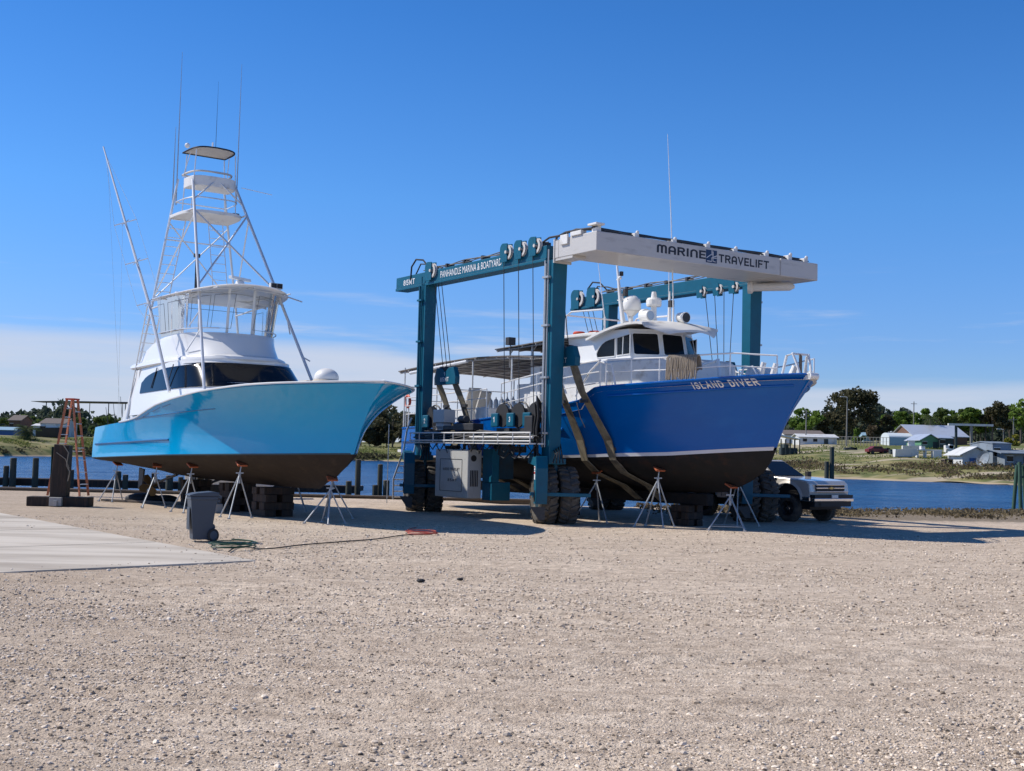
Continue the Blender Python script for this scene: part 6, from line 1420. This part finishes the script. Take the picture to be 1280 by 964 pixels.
b = MB(); b.bb(-hx-.02, hx+.02, -.05, -.01, 0, hz_*.66); b.build("side_curtain", 'tarp', t)
house_px("long_white_shed", "long low white shed behind the dive boat's bow", "shed", 1000, 1046, 543, 546, 556.5, 7, 'pale', 'pale', 'x', True)
house_px("brown_roof_building", "low building with brown roof just over the long white shed", "building", 982, 1030, 538, 543, 554, 10, 'pale', 'asph', 'x', False)
house_px("blue_shed", "small pale blue shed below the largest oak", "shed", 1079, 1093, 541, 544, 552, 5, 'tarp', 'tarp', 'x', False)
g = lp(988, 568); t = thing("open_shed", "open sided shed with a white roof and black posts beside the blue bow", "shed", (g.x, g.y, g.z-.1)); hx = 11.5*g.y/FPX; hz_ = at(988, 549, g.y).z-g.z
b = MB(); b.prism([(-hx-.3, -.3, hz_+.7), (hx+.3, -.3, hz_), (hx+.3, -.3, hz_+.15), (-hx-.3, -.3, hz_+.95)], (0, 5, 0)); b.build("roof", 'white_w', t)
for k in range(5):
    b = MB(); x = -hx+2*hx*k/4; b.bb(x-.08, x+.08, 0, .16, 0, hz_+.1); b.bb(x-.08, x+.08, 4.2, 4.36, 0, hz_+.1); b.build("post", 'dkw', t)
b = MB(); b.bb(-hx*.8, hx*.9, 1, 3.6, 0, 1.3); b.bb(-hx*.6, -hx*.1, .6, 3.6, 1.3, 2.0); b.build("stored_goods", 'dkw', t)
def pole(label, px, yt, yb, r_=.14, lampd=False, bx=None, Y=None):
    g = lp(px, yb) if Y is None else None
    if Y is not None: p = at(px, yt, Y); g = Vector((p.x, Y, land(p.x, Y)))
    z1 = at(px, yt, g.y).z-g.z; t = thing("lamp_pole" if lampd else "utility_pole", label, "pole", (g.x, g.y, g.z-.2)); b = MB(); b.tube((0, 0, 0), (.1, 0, z1), r_, 8, r_*.7); b.build("post", 'pole', t, smooth=True)
    b = MB()
    if lampd: b.tube((.1, 0, z1), (-.8, 0, z1+.15), .06, 6); b.box((-1.0, 0, z1+.12), (.7, .3, .16)); b.build("lamp_head", 'pale', t)
    else: b.box((.1, 0, z1-.6), (1.6, .12, .12)); b.build("cross_arm", 'pole', t)
pole("tall street lamp pole in front of the largest oak", 1058, 495.5, 558, .17, True)
pole("utility pole left of the tall street lamp", 1007, 512, 556, .15)
pole("utility pole rising above the metal roofed house", 1142, 501, 552, .16, Y=318)
pole("thin lamp pole among the right trees", 1254, 536, 560, .12, True, Y=262); pole("bare grey pole at the right near the barge shed", 1266.5, 520, 560, .16, Y=265)
g = lp(1205, 561); t = thing("boat_lift_frame", "pale horizontal beam on two tall posts among the sheds at right", "boat lift", (g.x, g.y, g.z-.2)); s_ = g.y/FPX
for dx in (-10, 9):
    b = MB(); b.bb(dx*s_-.2, dx*s_+.2, -.2, .2, 0, at(1205, 532, g.y).z-g.z+.2); b.build("post", 'dkw' if dx < 0 else 'pole', t)
b = MB(); z_ = at(1205, 532.5, g.y).z-g.z; b.bb(-20*s_, 36*s_, -.3, .3, z_+.22, z_+.62); b.build("top_beam", 'pale', t)
# junk and small craft on the right bank
def hull_px(label, px0, px1, yb, h_, m_, rz=0, name="small_boat", cat="boat", cabin=None):
    g = lp((px0+px1)/2, yb); L_ = (px1-px0)*g.y/FPX; t = thing(name, label, cat, (g.x, g.y, g.z), rz); b = MB(); w_ = min(2.2, L_*.32); rows = []
    for u in np.linspace(0, 1, 9):
        x = -L_/2+L_*u; hw = w_/2*(1-max(0, (u-.5)/.5)**2.2); zl = .25+.45*max(0, (u-.6)/.4)**2; rows.append([Vector((x, -hw, h_+.15*u)), Vector((x, -hw*.7, zl+.12)), Vector((x, 0, zl)), Vector((x, hw*.7, zl+.12)), Vector((x, hw, h_+.15*u))])
    b.grid(rows); b.add([r[0] for r in rows]+[r[4] for r in rows], [(i, i+1, 10+i, 9+i) for i in range(8)]); b.add([rows[0][k] for k in range(5)], [(0, 1, 2, 3, 4)])
    b.build("hull", m_, t)
    b = MB(); b.box((-L_*.25, 0, .15), (.3, w_*.8, .3)); b.box((L_*.2, 0, .15), (.3, w_*.8, .3)); b.build("trestle", 'wood', t)
    if cabin: b = MB(); b.bb(-L_*.2, L_*.12, -w_*.3, w_*.3, h_, h_+cabin); b.bb(-L_*.3, L_*.18, -w_*.38, w_*.38, h_+cabin, h_+cabin+.1); b.build("cabin", 'white_w', t)
    return t
hull_px("white hull lying among the junk left of the pale tables", 1117, 1147, 574, 1.6, 'pale', .1)
hull_px("white runabout behind the pale tables", 1128, 1152, 566, 1.2, 'white_w', -.1, cabin=.9)
house_px("gable_tent", "grey white tent like shelter with a sagging gable by the right waterline", "shelter", 1203, 1237, 559, 568, 583.5, 6, 'pale', 'pale', 'y', False, over=.6)
house_px("barge_shed", "blue grey steel box shed at the right waterline", "shed", 1241, 1264, 552.5, 553.5, 583.5, 9, 'greyw', 'greyw', 'x', True, over=.1)
house_px("side_shed", "pale lean to shed squeezed left of the blue grey box shed", "shed", 1231, 1241, 553, 557, 580, 6, 'pale', 'greyw', 'x', False, over=.1)
house_px("moored_barge", "flat roofed grey barge cut by the right edge of the photo", "barge", 1256, 1292, 563, 566, 585, 8, 'greyw', 'greyw', 'x', True, over=.9)
g = lp(1164, 573); t = thing("storage_table", "long pale work tables with boxes on the far right bank", "table", (g.x, g.y, g.z)); s_ = g.y/FPX
b = MB(); b.bb(-17*s_, 14*s_, 0, 1.6, 1.25, 1.45); b.build("table_top", 'pale', t)
for x in (-16, -6, 4, 13): b = MB(); b.bb(x*s_-.1, x*s_+.1, .2, 1.4, 0, 1.25); b.build("leg", 'pale', t)
b = MB(); b.bb(2*s_, 12*s_, -.3, .3, 0, 1.22); b.bb(-12*s_, -7*s_, .2, 1.2, 1.45, 2.0); pieces(b, "box", 'white_w', t)
g = lp(1195, 582); t = thing("low_dock", "low timber landing at the right far waterline", "dock", (g.x, g.y, g.z)); s_ = g.y/FPX
b = MB(); b.bb(-14*s_, 16*s_, 0, 2, .75, .95); b.build("deck", 'wood', t)
for x in (-12, -3, 6, 14): b = MB(); b.bb(x*s_-.12, x*s_+.12, .1, 1.9, -.4, .75); b.build("post", 'woodk', t)
g = lp(1213, 583); b = MB(); b.lathe([(0, 0), (.55, 0), (.55, 1.3), (0, 1.3)], (g.x, g.y-1, g.z-.1), n=16); simple("plastic_drum", "blue plastic drum beside the sagging tent", "drum", b, 'bluev', smooth=True)
g = lp(1225, 584); b = MB(); b.lathe([(1.3, .5), (1.0, .15), (.5, 0), (0, -.05)], (g.x, g.y-2, g.z+1.1), (-.8, -.3, .3), 18); b.tube((g.x, g.y-2, g.z-.2), (g.x, g.y-2, g.z+1), .1); simple("dish_antenna", "large grey dish leaning on the bank by the blue drum", "dish", b, 'greyw')
rc = lp(1096, 568); t = thing("red_car", "small dark red car parked on the sandy rise below the oaks", "car", (rc.x, rc.y, rc.z), .2)
b = MB(); b.prism([(-2, -.8, .35), (2, -.8, .35), (2.0, -.8, .8), (1.1, -.8, .95), (.6, -.8, 1.4), (-.9, -.8, 1.42), (-1.5, -.8, 1.0), (-2, -.8, .9)], (0, 1.6, 0)); b.build("body", mat("dull_red_paint", (.16, .02, .02), .4), t, bevel=.06)
b = MB(); b.bb(-1.0, .55, -.83, -.80, .98, 1.33); b.build("window", 'glassb', t)
for x in (-1.25, 1.25):
    for y in (-.75, .75): b = MB(); b.tube((x, y-.1, .32), (x, y+.1, .32), .32, 14); b.build("wheel", 'dark', t)
for i, (px, yb, w_, h_, m_) in enumerate(((1108, 566, 1.2, .8, 'dkw'), (1118, 568, 1.8, .9, 'dkw'), (1063, 563, 2.4, .5, 'dkw'), (1186, 566, 1.5, 1.4, 'white_w'), (1192, 574, 1.6, 1.3, 'pale'), (1178, 559, 3, 1.0, 'greyw'))):
    g = lp(px, yb); b = MB(); b.box((0, 0, h_/2), (w_, 1, h_*.9)); b.box((w_*.2, -.1, h_*.8), (w_*.5, .8, h_*.5), (0, .2, 0)); b.box((-w_*.4, -.5, h_*.3), (w_*.4, .5, h_*.5), (.3, 0, .4))
    o = simple("scrap_pile", ["small dark scrap heap right of the red car", "second dark scrap heap beside the white hull", "low dark heap beneath the street lamp", "white box heap right of the pale tables", "pale junk heap left of the sagging tent", "grey heap in front of the dark shed"][i], "scrap heap", b, m_); o.location = g
# chain link fence
f0, f1 = lp(1041, 556), lp(1112, 558); t = thing("wire_fence", "thin grey wire fence running right from the long white shed", "fence", (f0.x, f0.y, f0.z-.1)); b = MB(); n_ = 18; b2 = MB()
for k in range(n_+1):
    q = f0.lerp(f1, k/n_)-f0; zz_ = land(f0.x+q.x, f0.y+q.y)-f0.z; b.tube((q.x, q.y, zz_), (q.x, q.y, zz_+1.9), .07, 6)
    if k: b2.tube((pq[0], pq[1], pq[2]+1.9), (q.x, q.y, zz_+1.9), .05, 5); b2.tube((pq[0], pq[1], pq[2]+1.0), (q.x, q.y, zz_+1.0), .03, 4)
    pq = (q.x, q.y, zz_)
b.build("post", 'pole', t); pieces(b2, "wire_rail", 'pole', t)

# left bank: roofed boat storage, boats, houses
g = lp(100, 545); s_ = g.y/FPX; t = thing("boat_storage_roof", "long flat roofed open boat rack on thin posts beyond the river at left", "boat shed", (g.x, g.y, g.z-.2)); zt_ = at(100, 503, g.y).z-g.z
b = MB(); b.prism([(-63*s_, 0, zt_+.1), (75*s_, 0, zt_+.5), (75*s_, 0, zt_+.95), (-20*s_, 0, zt_+.75), (-63*s_, 0, zt_+.25)], (0, 16, 0)); b.build("roof", 'steel', t)
for px in (56, 75, 77, 95, 134, 155, 172):
    b = MB(); x = (px-100)*s_; b.bb(x-.17, x+.17, .1, .45, 0, zt_+.3); b.build("post", 'dkw', t)
for px in (60, 98, 140):
    b = MB(); x = (px-100)*s_; b.bb(x-.12, x+.12, 14, 14.3, 0, zt_+.3); b.build("post", 'dkw', t)
for z_ in (.30, .52): b = MB(); b.bb(-26*s_, 74*s_, .2, .5, zt_*z_, zt_*z_+.25); b.build("rack_beam", 'dkw', t)
for lb, px0, px1, ytb, m_ in (("yellow hull stored on the upper rack of the boat storage", 97, 116, 529, 'yell'), ("second yellowish hull further right on the same rack", 118, 138, 529, 'yell'), ("white hull on the rack close to the sportfisher's stern", 142, 160, 530, 'pale'), ("olive hull on the lower rack right of the palm", 84, 104, 541, 'gwall')):
    h_ = hull_px(lb, px0, px1, 545, 1.7, m_); h_.location.z = at(100, ytb, g.y).z-.1; h_.location.y = g.y+2.5
hull_px("long black hulled boat at the foot of the boat storage", 46, 86, 549, 2.3, 'navyh', -.05, cabin=.8)
house_px("white_canopy_boat", "white covered boat shelter left of the boat storage posts", "shelter", 41, 73, 530, 532, 540, 6, 'pale', 'white_w', 'x', False)
house_px("grey_roof_house", "grey roofed house among the far left trees", "house", 50, 80, 523, 529, 536, 10, 'pale', 'asph', 'x')
house_px("small_brown_house", "small brown house near the left edge beyond the river", "house", 11, 25, 519, 525, 537, 8, 'brick', 'asph', 'x')
house_px("blue_boat_cover", "low blue covered boats at the far left edge", "boat cover", -12, 19, 534, 537, 545, 6, 'bluev', 'tarp', 'x', False)
g = lp(458, 545); t = thing("white_dome_tent", "small white domed shelter seen under the sportfisher's bow flare", "shelter", (g.x, g.y-60, land(g.x, g.y-60)-.1)); b = MB(); z_ = at(458, 532, g.y-60).z-land(g.x, g.y-60); b.ball((0, 0, 0), 1.0, 16, sc=(1.7, 1.7, z_)); b.build("cover", 'pale', t, smooth=True)
